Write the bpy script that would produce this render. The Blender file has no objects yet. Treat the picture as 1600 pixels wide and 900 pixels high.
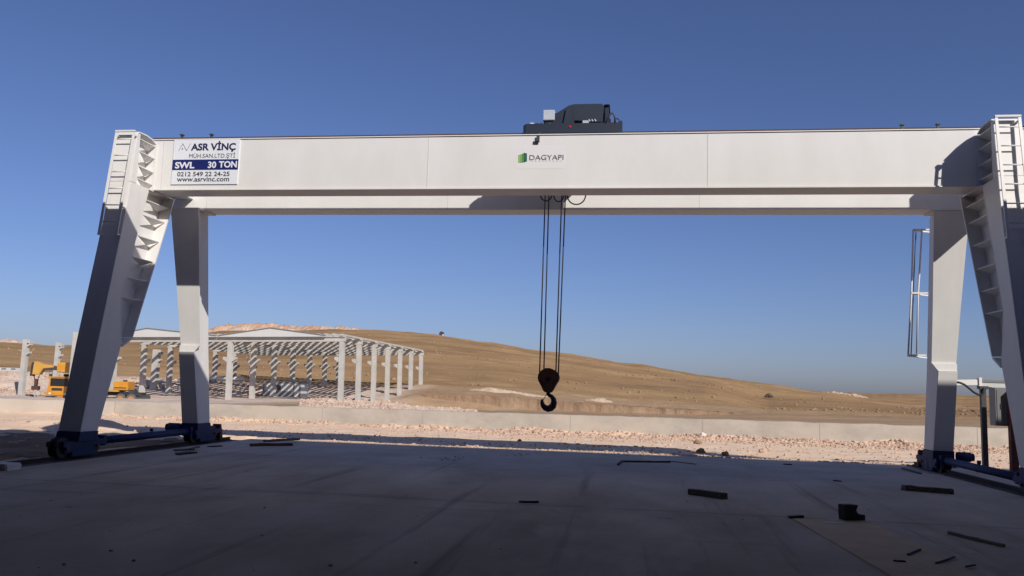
import bpy, bmesh, math, random
import numpy as np
from mathutils import Vector, Matrix, noise as mnoise

random.seed(7)
rng = np.random.default_rng(7)
scene = bpy.context.scene
COL = scene.collection
R = math.radians

# ------------------------------------------------------------------ camera
CAM_F, CAM_PITCH, CAM_YAW, CAM_ROLL = 1308.3, R(6.837), R(-8.170), R(1.699)
CAM_O = np.array([0.0, -16.088, 1.5])

def cam_axes():
    f = np.array([math.sin(CAM_YAW) * math.cos(CAM_PITCH), math.cos(CAM_YAW) * math.cos(CAM_PITCH), math.sin(CAM_PITCH)])
    r = np.array([math.cos(CAM_YAW), -math.sin(CAM_YAW), 0.0])
    u = np.cross(r, f)
    c, s = math.cos(CAM_ROLL), math.sin(CAM_ROLL)
    return c * r + s * u, -s * r + c * u, f

AX_R, AX_U, AX_F = cam_axes()
cam_data = bpy.data.cameras.new("camera")
cam = bpy.data.objects.new("camera", cam_data)
COL.objects.link(cam)
m = Matrix.Identity(4)
for i in range(3):
    m[i][0], m[i][1], m[i][2], m[i][3] = AX_R[i], AX_U[i], -AX_F[i], CAM_O[i]
cam.matrix_world = m
cam_data.sensor_width = 36.0
cam_data.lens = CAM_F / 1600 * 36
cam_data.clip_start = 0.1
cam_data.clip_end = 6000
scene.camera = cam

def ray(px, py):
    return AX_R * ((px - 800) / CAM_F) - AX_U * ((py - 450) / CAM_F) + AX_F

def at(px, py, axis, val):
    d = ray(px, py)
    return CAM_O + d * ((val - CAM_O[axis]) / d[axis])

# ------------------------------------------------------------------ sky, sun, exposure
SUN_TO = Vector((0.89, -1.0, 0.85)).normalized()       # towards the sun
SUN_EL = math.asin(SUN_TO.z)
SUN_AZ = math.atan2(SUN_TO.x, SUN_TO.y)               # clockwise from +Y
world = bpy.data.worlds.new("World")
scene.world = world
world.use_nodes = True
wn = world.node_tree.nodes
bg = wn["Background"]
sky = wn.new("ShaderNodeTexSky")
sky.sky_type = 'NISHITA'
sky.sun_disc = False
sky.sun_elevation = SUN_EL
sky.sun_rotation = SUN_AZ
sky.altitude = 0
sky.air_density = 0.85
sky.dust_density = 0.9
sky.ozone_density = 6.0
tint = wn.new("ShaderNodeMix"); tint.data_type = 'RGBA'; tint.blend_type = 'MULTIPLY'
tint.inputs["Factor"].default_value = 1.0
tint.inputs["B"].default_value = (0.93, 0.84, 0.98, 1)
world.node_tree.links.new(sky.outputs[0], tint.inputs["A"])
world.node_tree.links.new(tint.outputs["Result"], bg.inputs[0])
bg.inputs[1].default_value = 0.094

sun_data = bpy.data.lights.new("sun", 'SUN')
sun_data.energy = 4.3
sun_data.angle = R(0.5)
sun_data.color = (1.0, 0.945, 0.875)
sun = bpy.data.objects.new("sun", sun_data)
COL.objects.link(sun)
sun.rotation_euler = (-SUN_TO).to_track_quat('-Z', 'Y').to_euler()
sun.location = (30, -60, 60)

vs = scene.view_settings
vs.view_transform = 'Standard'
vs.look = 'None'
vs.exposure = 0.0
vs.gamma = 1.0
vs.use_curve_mapping = False

# ------------------------------------------------------------------ materials
def mat(name, col, rough=0.6, col2=None, scale=4.0, amount=0.5, bump=0.0, bscale=30.0, metal=0.0,
        stretch=(1, 1, 1), detail=6.0, col3=None, scale3=0.6, spec=0.5, amount3=0.5, bdist=0.02):
    mt = bpy.data.materials.new(name)
    mt.use_nodes = True
    nt = mt.node_tree
    N, L = nt.nodes, nt.links
    b = N["Principled BSDF"]
    b.inputs["Roughness"].default_value = rough
    b.inputs["Metallic"].default_value = metal
    b.inputs["Specular IOR Level"].default_value = spec
    geo = N.new("ShaderNodeNewGeometry")
    mp = N.new("ShaderNodeMapping")
    mp.inputs["Scale"].default_value = stretch
    L.new(geo.outputs["Position"], mp.inputs["Vector"])
    c = (*col, 1)
    last = None
    if col2 is not None:
        nz = N.new("ShaderNodeTexNoise")
        nz.inputs["Scale"].default_value = scale
        nz.inputs["Detail"].default_value = detail
        nz.inputs["Roughness"].default_value = 0.62
        L.new(mp.outputs[0], nz.inputs["Vector"])
        rp = N.new("ShaderNodeValToRGB")
        rp.color_ramp.elements[0].position = 0.5 - 0.3 * (1.05 - amount)
        rp.color_ramp.elements[1].position = 0.5 + 0.3 * (1.05 - amount)
        L.new(nz.outputs["Fac"], rp.inputs[0])
        mx = N.new("ShaderNodeMix")
        mx.data_type = 'RGBA'
        mx.inputs["A"].default_value = c
        mx.inputs["B"].default_value = (*col2, 1)
        L.new(rp.outputs[0], mx.inputs["Factor"])
        last = mx.outputs["Result"]
        if col3 is not None:
            n3 = N.new("ShaderNodeTexNoise")
            n3.inputs["Scale"].default_value = scale3
            n3.inputs["Detail"].default_value = 5
            n3.inputs["Roughness"].default_value = 0.6
            L.new(mp.outputs[0], n3.inputs["Vector"])
            r3 = N.new("ShaderNodeValToRGB")
            r3.color_ramp.elements[0].position = 0.62 - 0.25 * amount3
            r3.color_ramp.elements[1].position = 0.78 - 0.2 * amount3
            L.new(n3.outputs["Fac"], r3.inputs[0])
            m3 = N.new("ShaderNodeMix")
            m3.data_type = 'RGBA'
            L.new(last, m3.inputs["A"])
            m3.inputs["B"].default_value = (*col3, 1)
            L.new(r3.outputs[0], m3.inputs["Factor"])
            last = m3.outputs["Result"]
        L.new(last, b.inputs["Base Color"])
    else:
        b.inputs["Base Color"].default_value = c
    if bump > 0:
        bn = N.new("ShaderNodeTexNoise")
        bn.inputs["Scale"].default_value = bscale
        bn.inputs["Detail"].default_value = 6
        L.new(geo.outputs["Position"], bn.inputs["Vector"])
        bp = N.new("ShaderNodeBump")
        bp.inputs["Strength"].default_value = bump
        bp.inputs["Distance"].default_value = bdist
        L.new(bn.outputs["Fac"], bp.inputs["Height"])
        L.new(bp.outputs[0], b.inputs["Normal"])
    return mt

M = {}
M['white'] = mat('white_paint', (0.80, 0.785, 0.76), 0.42, (0.72, 0.70, 0.665), 1.1, 0.3, bump=0.12, bscale=1.6, stretch=(1, 1, 0.45), spec=0.4)
M['white_leg'] = mat('white_leg_paint', (0.79, 0.775, 0.75), 0.45, (0.71, 0.69, 0.66), 2.2, 0.25, bump=0.05, bscale=4.0, stretch=(1.5, 1.5, 0.3), spec=0.4)
M['seam'] = mat('weld_seam', (0.60, 0.585, 0.56), 0.6, (0.68, 0.66, 0.63), 30, 0.4)
M['blue'] = mat('navy_paint', (0.008, 0.018, 0.11), 0.65, (0.010, 0.022, 0.085), 8, 0.4, bump=0.05, bscale=40)
M['wheel'] = mat('wheel_steel', (0.035, 0.035, 0.04), 0.55, (0.06, 0.05, 0.045), 14, 0.5, metal=0.3)
M['rust'] = mat('rusty_steel', (0.10, 0.045, 0.03), 0.8, (0.05, 0.03, 0.025), 20, 0.5, bump=0.3, bscale=60)
M['redoxide'] = mat('red_oxide_paint', (0.16, 0.035, 0.025), 0.7, (0.09, 0.025, 0.02), 12, 0.5)
M['charcoal'] = mat('charcoal_paint', (0.012, 0.02, 0.040), 0.55, (0.010, 0.017, 0.033), 6, 0.4)
M['hoodgrey'] = mat('motor_hood_paint', (0.015, 0.024, 0.045), 0.55, (0.013, 0.02, 0.038), 6, 0.4)
M['ltgrey'] = mat('light_grey_paint', (0.5, 0.55, 0.6), 0.5, (0.42, 0.46, 0.5), 9, 0.3)
M['rope'] = mat('greased_rope', (0.035, 0.03, 0.03), 0.5, (0.06, 0.05, 0.045), 60, 0.5)
M['block'] = mat('brown_red_paint', (0.23, 0.095, 0.045), 0.5, (0.15, 0.062, 0.034), 9, 0.5)
M['hook'] = mat('black_forged_steel', (0.018, 0.019, 0.024), 0.45, (0.03, 0.03, 0.033), 16, 0.5)
M['red'] = mat('red_lens', (0.6, 0.02, 0.02), 0.3)
def slab_material():
    mt = bpy.data.materials.new('slab_concrete')
    mt.use_nodes = True
    N, L = mt.node_tree.nodes, mt.node_tree.links
    b = N["Principled BSDF"]
    b.inputs["Specular IOR Level"].default_value = 0.12
    geo = N.new("ShaderNodeNewGeometry")
    def nz(sx, sy, detail=8, rough=0.62, rot=0.0, off=0.0):
        mp = N.new("ShaderNodeMapping"); mp.inputs["Scale"].default_value = (sx, sy, 1); mp.inputs["Rotation"].default_value = (0, 0, rot)
        mp.inputs["Location"].default_value = (off, off * 0.7, 0)
        L.new(geo.outputs["Position"], mp.inputs["Vector"])
        n = N.new("ShaderNodeTexNoise"); n.inputs["Scale"].default_value = 1.0
        n.inputs["Detail"].default_value = detail; n.inputs["Roughness"].default_value = rough
        L.new(mp.outputs[0], n.inputs["Vector"])
        return n.outputs["Fac"]
    def ramp(src, p0, p1, c0=(0, 0, 0, 1), c1=(1, 1, 1, 1)):
        r = N.new("ShaderNodeValToRGB")
        r.color_ramp.elements[0].position = p0; r.color_ramp.elements[1].position = p1
        r.color_ramp.elements[0].color = c0; r.color_ramp.elements[1].color = c1
        L.new(src, r.inputs[0]); return r.outputs[0]
    def mix(a, c, f, k=1.0):
        x = N.new("ShaderNodeMix"); x.data_type = 'RGBA'
        if k < 1:
            mm = N.new("ShaderNodeMath"); mm.operation = 'MULTIPLY'; mm.inputs[1].default_value = k
            L.new(f, mm.inputs[0]); f = mm.outputs[0]
        L.new(f, x.inputs["Factor"]); L.new(a, x.inputs["A"]); x.inputs["B"].default_value = (*c, 1)
        return x.outputs["Result"]
    col = ramp(nz(0.55, 0.30, 10, 0.65), 0.34, 0.66, (0.374, 0.287, 0.223, 1), (0.612, 0.489, 0.394, 1))
    col = mix(col, (0.750, 0.649, 0.521), ramp(nz(0.28, 0.13, 9, 0.7, 0.5, 3), 0.54, 0.72), 0.8)       # dusty drifts
    col = mix(col, (0.238, 0.177, 0.139), ramp(nz(2.4, 0.10, 6, 0.6, 0.06, 11), 0.58, 0.70), 0.8)    # tyre marks
    col = mix(col, (0.221, 0.164, 0.127), ramp(nz(0.10, 1.6, 6, 0.6, -0.4, 21), 0.62, 0.74), 0.5)
    col = mix(col, (0.158, 0.122, 0.099), ramp(nz(1.3, 1.3, 7, 0.6, 0, 5), 0.66, 0.74), 0.75)         # stains
    col = mix(col, (0.253, 0.192, 0.149), ramp(nz(9, 9, 5, 0.7, 0, 8), 0.60, 0.75), 0.45)              # speckle
    # pale edge dust, doubling as painted brightening of the slab towards open daylight
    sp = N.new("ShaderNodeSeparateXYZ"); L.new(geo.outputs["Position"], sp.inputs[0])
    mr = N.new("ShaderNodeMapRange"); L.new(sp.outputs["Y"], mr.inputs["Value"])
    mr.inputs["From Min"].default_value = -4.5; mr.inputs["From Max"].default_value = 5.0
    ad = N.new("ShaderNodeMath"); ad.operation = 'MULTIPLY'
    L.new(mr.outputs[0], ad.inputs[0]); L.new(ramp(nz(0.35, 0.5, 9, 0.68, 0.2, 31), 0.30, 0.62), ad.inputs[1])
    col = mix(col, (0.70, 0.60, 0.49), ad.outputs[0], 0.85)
    L.new(col, b.inputs["Base Color"])
    rr = N.new("ShaderNodeMapRange"); L.new(nz(0.6, 0.4, 6, 0.6, 0, 2), rr.inputs["Value"])
    rr.inputs["From Min"].default_value = 0.3; rr.inputs["From Max"].default_value = 0.7
    rr.inputs["To Min"].default_value = 0.6; rr.inputs["To Max"].default_value = 0.9
    L.new(rr.outputs[0], b.inputs["Roughness"])
    bp = N.new("ShaderNodeBump"); bp.inputs["Strength"].default_value = 0.25; bp.inputs["Distance"].default_value = 0.02
    L.new(nz(7, 7, 8, 0.7), bp.inputs["Height"]); L.new(bp.outputs[0], b.inputs["Normal"])
    return mt
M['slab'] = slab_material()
M['dirt'] = mat('pale_dirt', (0.86, 0.655, 0.475), 0.95, (0.70, 0.51, 0.36), 1.3, 0.5, bump=0.35, bscale=5.0,
                col3=(0.82, 0.60, 0.41), scale3=0.35, detail=10, spec=0.1, bdist=0.05)
M['stone'] = mat('limestone_rubble', (0.62, 0.455, 0.345), 0.95, (0.44, 0.30, 0.215), 2.2, 0.7, bump=0.4, bscale=12, spec=0.1)
M['paleston'] = mat('pale_rubble', (0.62, 0.49, 0.385), 0.95, (0.46, 0.33, 0.245), 0.35, 0.6, bump=0.4, bscale=8, spec=0.1)
M['wallc'] = mat('wall_concrete', (0.49, 0.445, 0.38), 0.9, (0.40, 0.36, 0.305), 1.1, 0.6, bump=0.3, bscale=10,
                 col3=(0.51, 0.445, 0.365), scale3=0.5, amount3=0.6, stretch=(0.8, 1, 1.3), detail=8, spec=0.2)
M['wallpale'] = mat('pale_wall_concrete', (0.58, 0.515, 0.435), 0.9, (0.52, 0.455, 0.38), 1.0, 0.4, bump=0.2, bscale=14, spec=0.2)
M['precast'] = mat('precast_concrete', (0.53, 0.51, 0.465), 0.85, (0.43, 0.415, 0.375), 0.9, 0.5, bump=0.1, bscale=5, spec=0.2)
M['panel'] = mat('pale_sheet', (0.60, 0.60, 0.57), 0.6, (0.55, 0.55, 0.52), 0.6, 0.3)
M['trim'] = mat('grey_trim', (0.22, 0.23, 0.24), 0.6)
M['yellow'] = mat('yellow_paint', (0.62, 0.28, 0.02), 0.45, (0.52, 0.22, 0.02), 1.5, 0.4)
M['ochre'] = mat('dusty_yellow_paint', (0.60, 0.33, 0.06), 0.55, (0.48, 0.25, 0.05), 2.0, 0.4)
M['glass'] = mat('dark_glass', (0.02, 0.022, 0.026), 0.12)
M['black'] = mat('black_rubber', (0.02, 0.02, 0.022), 0.8, (0.04, 0.038, 0.036), 8, 0.5)
M['hub'] = mat('orange_hub', (0.42, 0.19, 0.07), 0.6)
M['tyre'] = mat('dusty_tyre', (0.16, 0.145, 0.125), 0.9, (0.09, 0.085, 0.08), 6, 0.5)
M['greysteel'] = mat('dark_grey_steel', (0.045, 0.047, 0.05), 0.55, (0.06, 0.06, 0.06), 15, 0.4)
M['cabinet'] = mat('grey_cabinet_paint', (0.20, 0.205, 0.205), 0.5, (0.17, 0.175, 0.175), 3, 0.3)
M['signw'] = mat('sign_white', (0.78, 0.80, 0.83), 0.35)
M['stickerw'] = mat('sticker_white', (0.775, 0.765, 0.745), 0.42)
M['navy'] = mat('sign_navy', (0.012, 0.02, 0.13), 0.4)
M['ink'] = mat('letter_ink', (0.02, 0.02, 0.075), 0.5)
M['ink2'] = mat('letter_dark', (0.05, 0.05, 0.065), 0.5)
M['ltink'] = mat('letter_light_grey', (0.36, 0.36, 0.36), 0.5)
M['greyink'] = mat('letter_grey', (0.13, 0.13, 0.14), 0.5)
M['wood'] = mat('weathered_wood', (0.20, 0.155, 0.11), 0.85, (0.10, 0.08, 0.058), 6, 0.6, bump=0.3, bscale=50, stretch=(1, 6, 6))
M['darkwood'] = mat('damp_wood', (0.065, 0.053, 0.042), 0.85, (0.035, 0.03, 0.025), 7, 0.6, bump=0.3, bscale=40)
M['redwood'] = mat('reddish_wood', (0.14, 0.055, 0.035), 0.8, (0.09, 0.04, 0.03), 8, 0.5)
M['card'] = mat('cardboard', (0.66, 0.475, 0.30), 0.9, (0.54, 0.385, 0.24), 3.0, 0.5)
M['paper'] = mat('white_paper', (0.62, 0.62, 0.64), 0.8)
for i, c in enumerate([(0.33, 0.58, 0.10), (0.22, 0.47, 0.09), (0.10, 0.27, 0.13), (0.03, 0.13, 0.08)]):
    M['green%d' % i] = mat('logo_green', c, 0.4)

# hill: dry grass with slope-following bands
def hill_material():
    mt = bpy.data.materials.new('dry_grass_hill')
    mt.use_nodes = True
    N, L = mt.node_tree.nodes, mt.node_tree.links
    b = N["Principled BSDF"]
    b.inputs["Roughness"].default_value = 0.95
    b.inputs["Specular IOR Level"].default_value = 0.05
    geo = N.new("ShaderNodeNewGeometry")
    def nz(sx, sy, sz, detail=8, rough=0.62):
        mp = N.new("ShaderNodeMapping"); mp.inputs["Scale"].default_value = (sx, sy, sz)
        L.new(geo.outputs["Position"], mp.inputs["Vector"])
        n = N.new("ShaderNodeTexNoise"); n.inputs["Scale"].default_value = 1.0
        n.inputs["Detail"].default_value = detail; n.inputs["Roughness"].default_value = rough
        L.new(mp.outputs[0], n.inputs["Vector"])
        return n.outputs["Fac"]
    def ramp(src, p0, p1, c0=(0, 0, 0, 1), c1=(1, 1, 1, 1)):
        r = N.new("ShaderNodeValToRGB")
        r.color_ramp.elements[0].position = p0; r.color_ramp.elements[1].position = p1
        r.color_ramp.elements[0].color = c0; r.color_ramp.elements[1].color = c1
        L.new(src, r.inputs[0]); return r.outputs[0]
    def mix(a, c, f):
        x = N.new("ShaderNodeMix"); x.data_type = 'RGBA'
        L.new(f, x.inputs["Factor"]); L.new(a, x.inputs["A"])
        if isinstance(c, tuple): x.inputs["B"].default_value = (*c, 1)
        else: L.new(c, x.inputs["B"])
        return x.outputs["Result"]
    base = ramp(nz(0.014, 0.025, 0.085, 10, 0.7), 0.42, 0.60, (0.270, 0.168, 0.084, 1), (0.444, 0.286, 0.141, 1))
    base = mix(base, (0.226, 0.138, 0.077), ramp(nz(0.010, 0.033, 0.256, 11, 0.72), 0.50, 0.68))
    base = mix(base, (0.522, 0.349, 0.175), ramp(nz(0.026, 0.058, 0.426, 10, 0.72), 0.55, 0.72))
    base = mix(base, (0.131, 0.084, 0.051), ramp(nz(0.05, 0.2, 1.2, 8, 0.7), 0.62, 0.72))
    base = mix(base, (0.348, 0.217, 0.110), ramp(nz(0.35, 0.5, 2.0, 8, 0.78), 0.46, 0.66))
    # bare flat ground near the building site (a real change of soil, by distance from the wall)
    sep = N.new("ShaderNodeSeparateXYZ"); L.new(geo.outputs["Position"], sep.inputs[0])
    dv = N.new("ShaderNodeVectorMath"); dv.operation = 'DISTANCE'
    L.new(geo.outputs["Position"], dv.inputs[0]); dv.inputs[1].default_value = (0, -16, 0)
    mr = N.new("ShaderNodeMapRange")
    L.new(dv.outputs["Value"], mr.inputs["Value"])
    mr.inputs["From Min"].default_value = 117; mr.inputs["From Max"].default_value = 126
    mr.inputs["To Min"].default_value = 1; mr.inputs["To Max"].default_value = 0
    soil = ramp(nz(0.15, 0.3, 0.5, 10), 0.35, 0.68, (0.50, 0.37, 0.28, 1), (0.74, 0.63, 0.53, 1))
    mx = N.new("ShaderNodeMapRange")
    L.new(sep.outputs["X"], mx.inputs["Value"])
    mx.inputs["From Min"].default_value = -33; mx.inputs["From Max"].default_value = -26
    mx.inputs["To Min"].default_value = 1; mx.inputs["To Max"].default_value = 0.15
    mul = N.new("ShaderNodeMath"); mul.operation = 'MULTIPLY'
    L.new(mr.outputs[0], mul.inputs[0]); L.new(mx.outputs[0], mul.inputs[1])
    base = mix(base, soil, mul.outputs[0])
    L.new(base, b.inputs["Base Color"])
    bp = N.new("ShaderNodeBump"); bp.inputs["Strength"].default_value = 0.6; bp.inputs["Distance"].default_value = 0.3
    L.new(nz(0.8, 0.8, 1.5, 8, 0.7), bp.inputs["Height"])
    L.new(bp.outputs[0], b.inputs["Normal"])
    return mt
M['hill'] = hill_material()
M['bankearth'] = mat('cut_bank_earth', (0.33, 0.222, 0.138), 0.95, (0.245, 0.16, 0.10), 1.1, 0.1, bump=0.6, bscale=2.0,
                     stretch=(1.3, 1.3, 0.6), col3=(0.38, 0.27, 0.18), scale3=0.25, spec=0.05, bdist=0.2)
M['spoil'] = mat('quarry_spoil', (0.48, 0.26, 0.155), 0.95, (0.56, 0.43, 0.33), 0.12, 0.5, bump=0.8, bscale=0.8,
                 col3=(0.62, 0.54, 0.46), scale3=0.09, amount3=0.3, spec=0.05, bdist=0.6)
M['shrub'] = mat('dry_shrub', (0.07, 0.055, 0.035), 0.9, (0.11, 0.085, 0.05), 3, 0.5)

# ------------------------------------------------------------------ mesh helpers
class MB:
    """collects boxes, bars, tubes, prisms; build() links them as ONE mesh object"""
    def __init__(s):
        s.v, s.f, s.smooth = [], [], []
    def add(s, verts, faces, smooth=False):
        n = len(s.v)
        s.v += [tuple(map(float, p)) for p in verts]
        for f in faces:
            s.f.append([i + n for i in f]); s.smooth.append(smooth)
        return s
    def box(s, lo, hi):
        x0, y0, z0 = lo; x1, y1, z1 = hi
        if x1 < x0: x0, x1 = x1, x0
        if y1 < y0: y0, y1 = y1, y0
        if z1 < z0: z0, z1 = z1, z0
        return s.add([(x0, y0, z0), (x1, y0, z0), (x1, y1, z0), (x0, y1, z0), (x0, y0, z1), (x1, y0, z1), (x1, y1, z1), (x0, y1, z1)],
              [(0, 3, 2, 1), (4, 5, 6, 7), (0, 1, 5, 4), (1, 2, 6, 5), (2, 3, 7, 6), (3, 0, 4, 7)])
    def obox(s, c, ax, hx, hy, hz):
        """oriented box: ax = three axis vectors, half sizes"""
        c = Vector(c); a, b, d = [Vector(q) for q in ax]
        P = [c + a * sx * hx + b * sy * hy + d * sz * hz for sz in (-1, 1) for sx, sy in ((-1, -1), (1, -1), (1, 1), (-1, 1))]
        return s.add(P, [(0, 3, 2, 1), (4, 5, 6, 7), (0, 1, 5, 4), (1, 2, 6, 5), (2, 3, 7, 6), (3, 0, 4, 7)])
    def bar(s, a, b, w, h, up=(0, 0, 1)):
        a, b = Vector(a), Vector(b); d = (b - a); L = d.length; d.normalize()
        u = Vector(up)
        if abs(d.dot(u)) > 0.98: u = Vector((0, 1, 0))
        r = d.cross(u).normalized(); u = r.cross(d).normalized()
        return s.obox((a + b) / 2, (d, r, u), L / 2, w / 2, h / 2)
    def tube(s, pts, rad, n=10, caps=True):
        pts = [Vector(p) for p in pts]
        rads = rad if isinstance(rad, (list, tuple)) else [rad] * len(pts)
        V, F = [], []
        ref = None
        for i, p in enumerate(pts):
            d = (pts[min(i + 1, len(pts) - 1)] - pts[max(i - 1, 0)]).normalized()
            if ref is None:
                ref = Vector((0, 0, 1)) if abs(d.z) < 0.9 else Vector((1, 0, 0))
            r = d.cross(ref).normalized(); u = r.cross(d).normalized(); ref = u
            for k in range(n):
                a = 2 * math.pi * k / n
                V.append(p + (r * math.cos(a) + u * math.sin(a)) * rads[i])
        for i in range(len(pts) - 1):
            for k in range(n):
                F.append((i * n + k, i * n + (k + 1) % n, (i + 1) * n + (k + 1) % n, (i + 1) * n + k))
        s.add(V, F, True)
        if caps:
            s.add(V[:n], [tuple(range(n))]); s.add(V[-n:], [tuple(range(n - 1, -1, -1))])
        return s
    def prism(s, poly, axis, lo, hi):
        """polygon in the two other axes (in x,y,z order), extruded along axis"""
        def mk(p, t):
            q = list(p); q.insert(axis, t); return tuple(q)
        n = len(poly)
        V = [mk(p, lo) for p in poly] + [mk(p, hi) for p in poly]
        F = [tuple(range(n))[::-1], tuple(range(n, 2 * n))] + [(i, (i + 1) % n, n + (i + 1) % n, n + i) for i in range(n)]
        return s.add(V, F)
    def loft(s, rings, caps=True):
        n = len(rings[0]); V = [p for r in rings for p in r]; F = []
        for i in range(len(rings) - 1):
            for k in range(n):
                F.append((i * n + k, i * n + (k + 1) % n, (i + 1) * n + (k + 1) % n, (i + 1) * n + k))
        if caps:
            F.append(tuple(range(n))[::-1]); F.append(tuple(range((len(rings) - 1) * n, len(rings) * n)))
        return s.add(V, F)
    def build(s, name, material, parent=None, bevel=0.0, local=False, segs=2):
        me = bpy.data.meshes.new(name)
        me.from_pydata(s.v, [], s.f)
        for p, sm in zip(me.polygons, s.smooth): p.use_smooth = sm
        bm = bmesh.new(); bm.from_mesh(me)
        bmesh.ops.remove_doubles(bm, verts=bm.verts, dist=1e-5)
        bmesh.ops.recalc_face_normals(bm, faces=bm.faces)
        if bevel > 0:
            es = [e for e in bm.edges if len(e.link_faces) == 2 and e.calc_face_angle(0) > 0.6 and not (e.link_faces[0].smooth and e.link_faces[1].smooth)]
            bmesh.ops.bevel(bm, geom=es, offset=bevel, segments=segs, affect='EDGES', clamp_overlap=True)
        bm.to_mesh(me); bm.free()
        return link(name, me, material, parent, local)

def world_loc(o):
    p = Vector((0, 0, 0))
    while o is not None:
        p += o.location; o = o.parent
    return p

def link(name, me, material, parent=None, local=False):
    o = bpy.data.objects.new(name, me)
    if material is not None: me.materials.append(material)
    COL.objects.link(o)
    if parent is not None:
        o.parent = parent
        if not local: o.location = -world_loc(parent)
    return o

def tag(o, label=None, cat=None, group=None, kind=None):
    if label: o['label'] = label
    if cat: o['category'] = cat
    if group: o['group'] = group
    if kind: o['kind'] = kind
    return o

def thing(name, label, cat, loc=(0, 0, 0), group=None):
    o = bpy.data.objects.new(name, None)
    o.empty_display_size = 0.3
    COL.objects.link(o)
    o.location = loc
    return tag(o, label, cat, group)

def copy_tree(o, parent=None):
    c = o.copy(); COL.objects.link(c)
    if parent is not None: c.parent = parent
    for ch in list(o.children): copy_tree(ch, c)
    return c

def fbm(x, y, z=0.0, o=4):
    v, a = 0.0, 1.0
    p = Vector((x, y, z))
    for _ in range(o):
        v += a * mnoise.noise(p); p = p * 2.03 + Vector((17.1, 3.7, 9.2)); a *= 0.5
    return v

# text as mesh, fitted to a rectangle on the girder face (x to the right, z up, facing -Y)
def text_mesh(body, x0, x1, z0, z1, y, bold=0.0):
    cu = bpy.data.curves.new('text', 'FONT')
    cu.body = body
    cu.size = 1.0
    cu.offset = bold
    cu.resolution_u = 4
    o = bpy.data.objects.new('text', cu)
    COL.objects.link(o)
    dg = bpy.context.evaluated_depsgraph_get()
    dg.update()
    me = bpy.data.meshes.new_from_object(o.evaluated_get(dg))
    bpy.data.objects.remove(o)
    vs_ = [v.co.copy() for v in me.vertices]
    ax, bx = min(v.x for v in vs_), max(v.x for v in vs_)
    ay, by = min(v.y for v in vs_), max(v.y for v in vs_)
    V = [(x0 + (v.x - ax) / (bx - ax) * (x1 - x0), y, z0 + (v.y - ay) / (by - ay) * (z1 - z0)) for v in vs_]
    F = [list(p.vertices) for p in me.polygons]
    bpy.data.meshes.remove(me)
    return V, F

# ------------------------------------------------------------------ terrain behind the wall
def px_az(px):
    d = ray(px, 600); return math.atan2(d[0], d[1])
def py_tan(px, py):
    d = ray(px, py); return d[2] / math.hypot(d[0], d[1])

WALL_Y = 18.6
COLS = {
    -500: [(60, 622), (92, 612), (106, 606), (116, 570), (420, 505)],
    0: [(60, 628), (90, 625), (106, 617), (116, 584), (400, 535)],
    80: [(60, 628), (90, 625), (106, 617), (116, 586), (400, 541)],
    200: [(60, 629), (90, 625), (108, 617), (117, 593), (400, 535)],
    350: [(60, 632), (92, 625), (112, 617), (119, 600), (420, 517)],
    532: [(60, 636), (92, 626), (112, 621), (119, 607), (420, 516)],
    600: [(60, 639), (100, 629), (108, 624), (115, 613), (420, 517)],
    660: [(60, 641), (104, 637), (107, 618), (420, 522)],
    760: [(60, 644), (104, 641), (107, 620), (410, 535)],
    850: [(60, 646), (104, 642), (107, 627), (400, 549)],
    1000: [(60, 650), (104, 646), (107, 637), (380, 571)],
    1100: [(60, 653), (104, 649), (107, 642), (370, 587)],
    1200: [(55, 656), (110, 645), (200, 629), (360, 601)],
    1290: [(55, 658), (110, 647), (200, 632), (360, 614)],
    1350: [(55, 659), (110, 649), (200, 636), (340, 622)],
    1430: [(55, 661), (110, 652), (200, 641), (320, 631)],
    1600: [(55, 665), (110, 656), (200, 645), (320, 637)],
    2100: [(55, 680), (110, 670), (200, 659), (320, 652)],
}
FAR = {-500: 560, 600: 600, 1100: 606, 1200: 608, 1290: 611.5, 1350: 613.5, 1430: 615, 1500: 614.5, 1560: 617.5, 1600: 619.5, 2100: 632}
DIST = np.concatenate([np.linspace(34.9, 60, 14), np.linspace(62, 103.5, 26), np.linspace(104, 121, 30), np.geomspace(123, 460, 58), np.geomspace(480, 2600, 22)])
_pxs = sorted(COLS)
_tab = []
for px in _pxs:
    cp = COLS[px]
    ds = [34.9] + [c[0] for c in cp]
    zs_tan = [(0.38 - 1.5) / 34.9] + [py_tan(px, c[1]) for c in cp]
    ridge_d, ridge_t = ds[-1], zs_tan[-1]
    zr = 1.5 + ridge_t * ridge_d
    fy = np.interp(px, sorted(FAR), [FAR[k] for k in sorted(FAR)])
    zf = 1.5 + py_tan(px, fy) * 1500
    col = []
    for d in DIST:
        if d <= ridge_d:
            k = np.interp(math.log(d), np.log(ds), range(len(ds)))
            i = min(int(k), len(ds) - 2)
            t = (math.log(d) - math.log(ds[i])) / (math.log(ds[i + 1]) - math.log(ds[i]))
            if i == len(ds) - 2: t = math.sin(t * math.pi / 2) ** 0.9
            col.append(1.5 + d * (zs_tan[i] * (1 - t) + zs_tan[i + 1] * t))
        else:
            t = min(1.0, (d - ridge_d) / (1500 - ridge_d))
            lowz = min(zr, zf) - 5.0
            if t < 0.35: col.append(zr + (lowz - zr) * math.sin(t / 0.35 * math.pi / 2))
            else: col.append(lowz + (zf - lowz) * ((t - 0.35) / 0.65) ** 2)
    _tab.append(col)
_tab = np.array(_tab)
_azs = np.array([px_az(p) for p in _pxs])
_ld = np.log(DIST)

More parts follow.
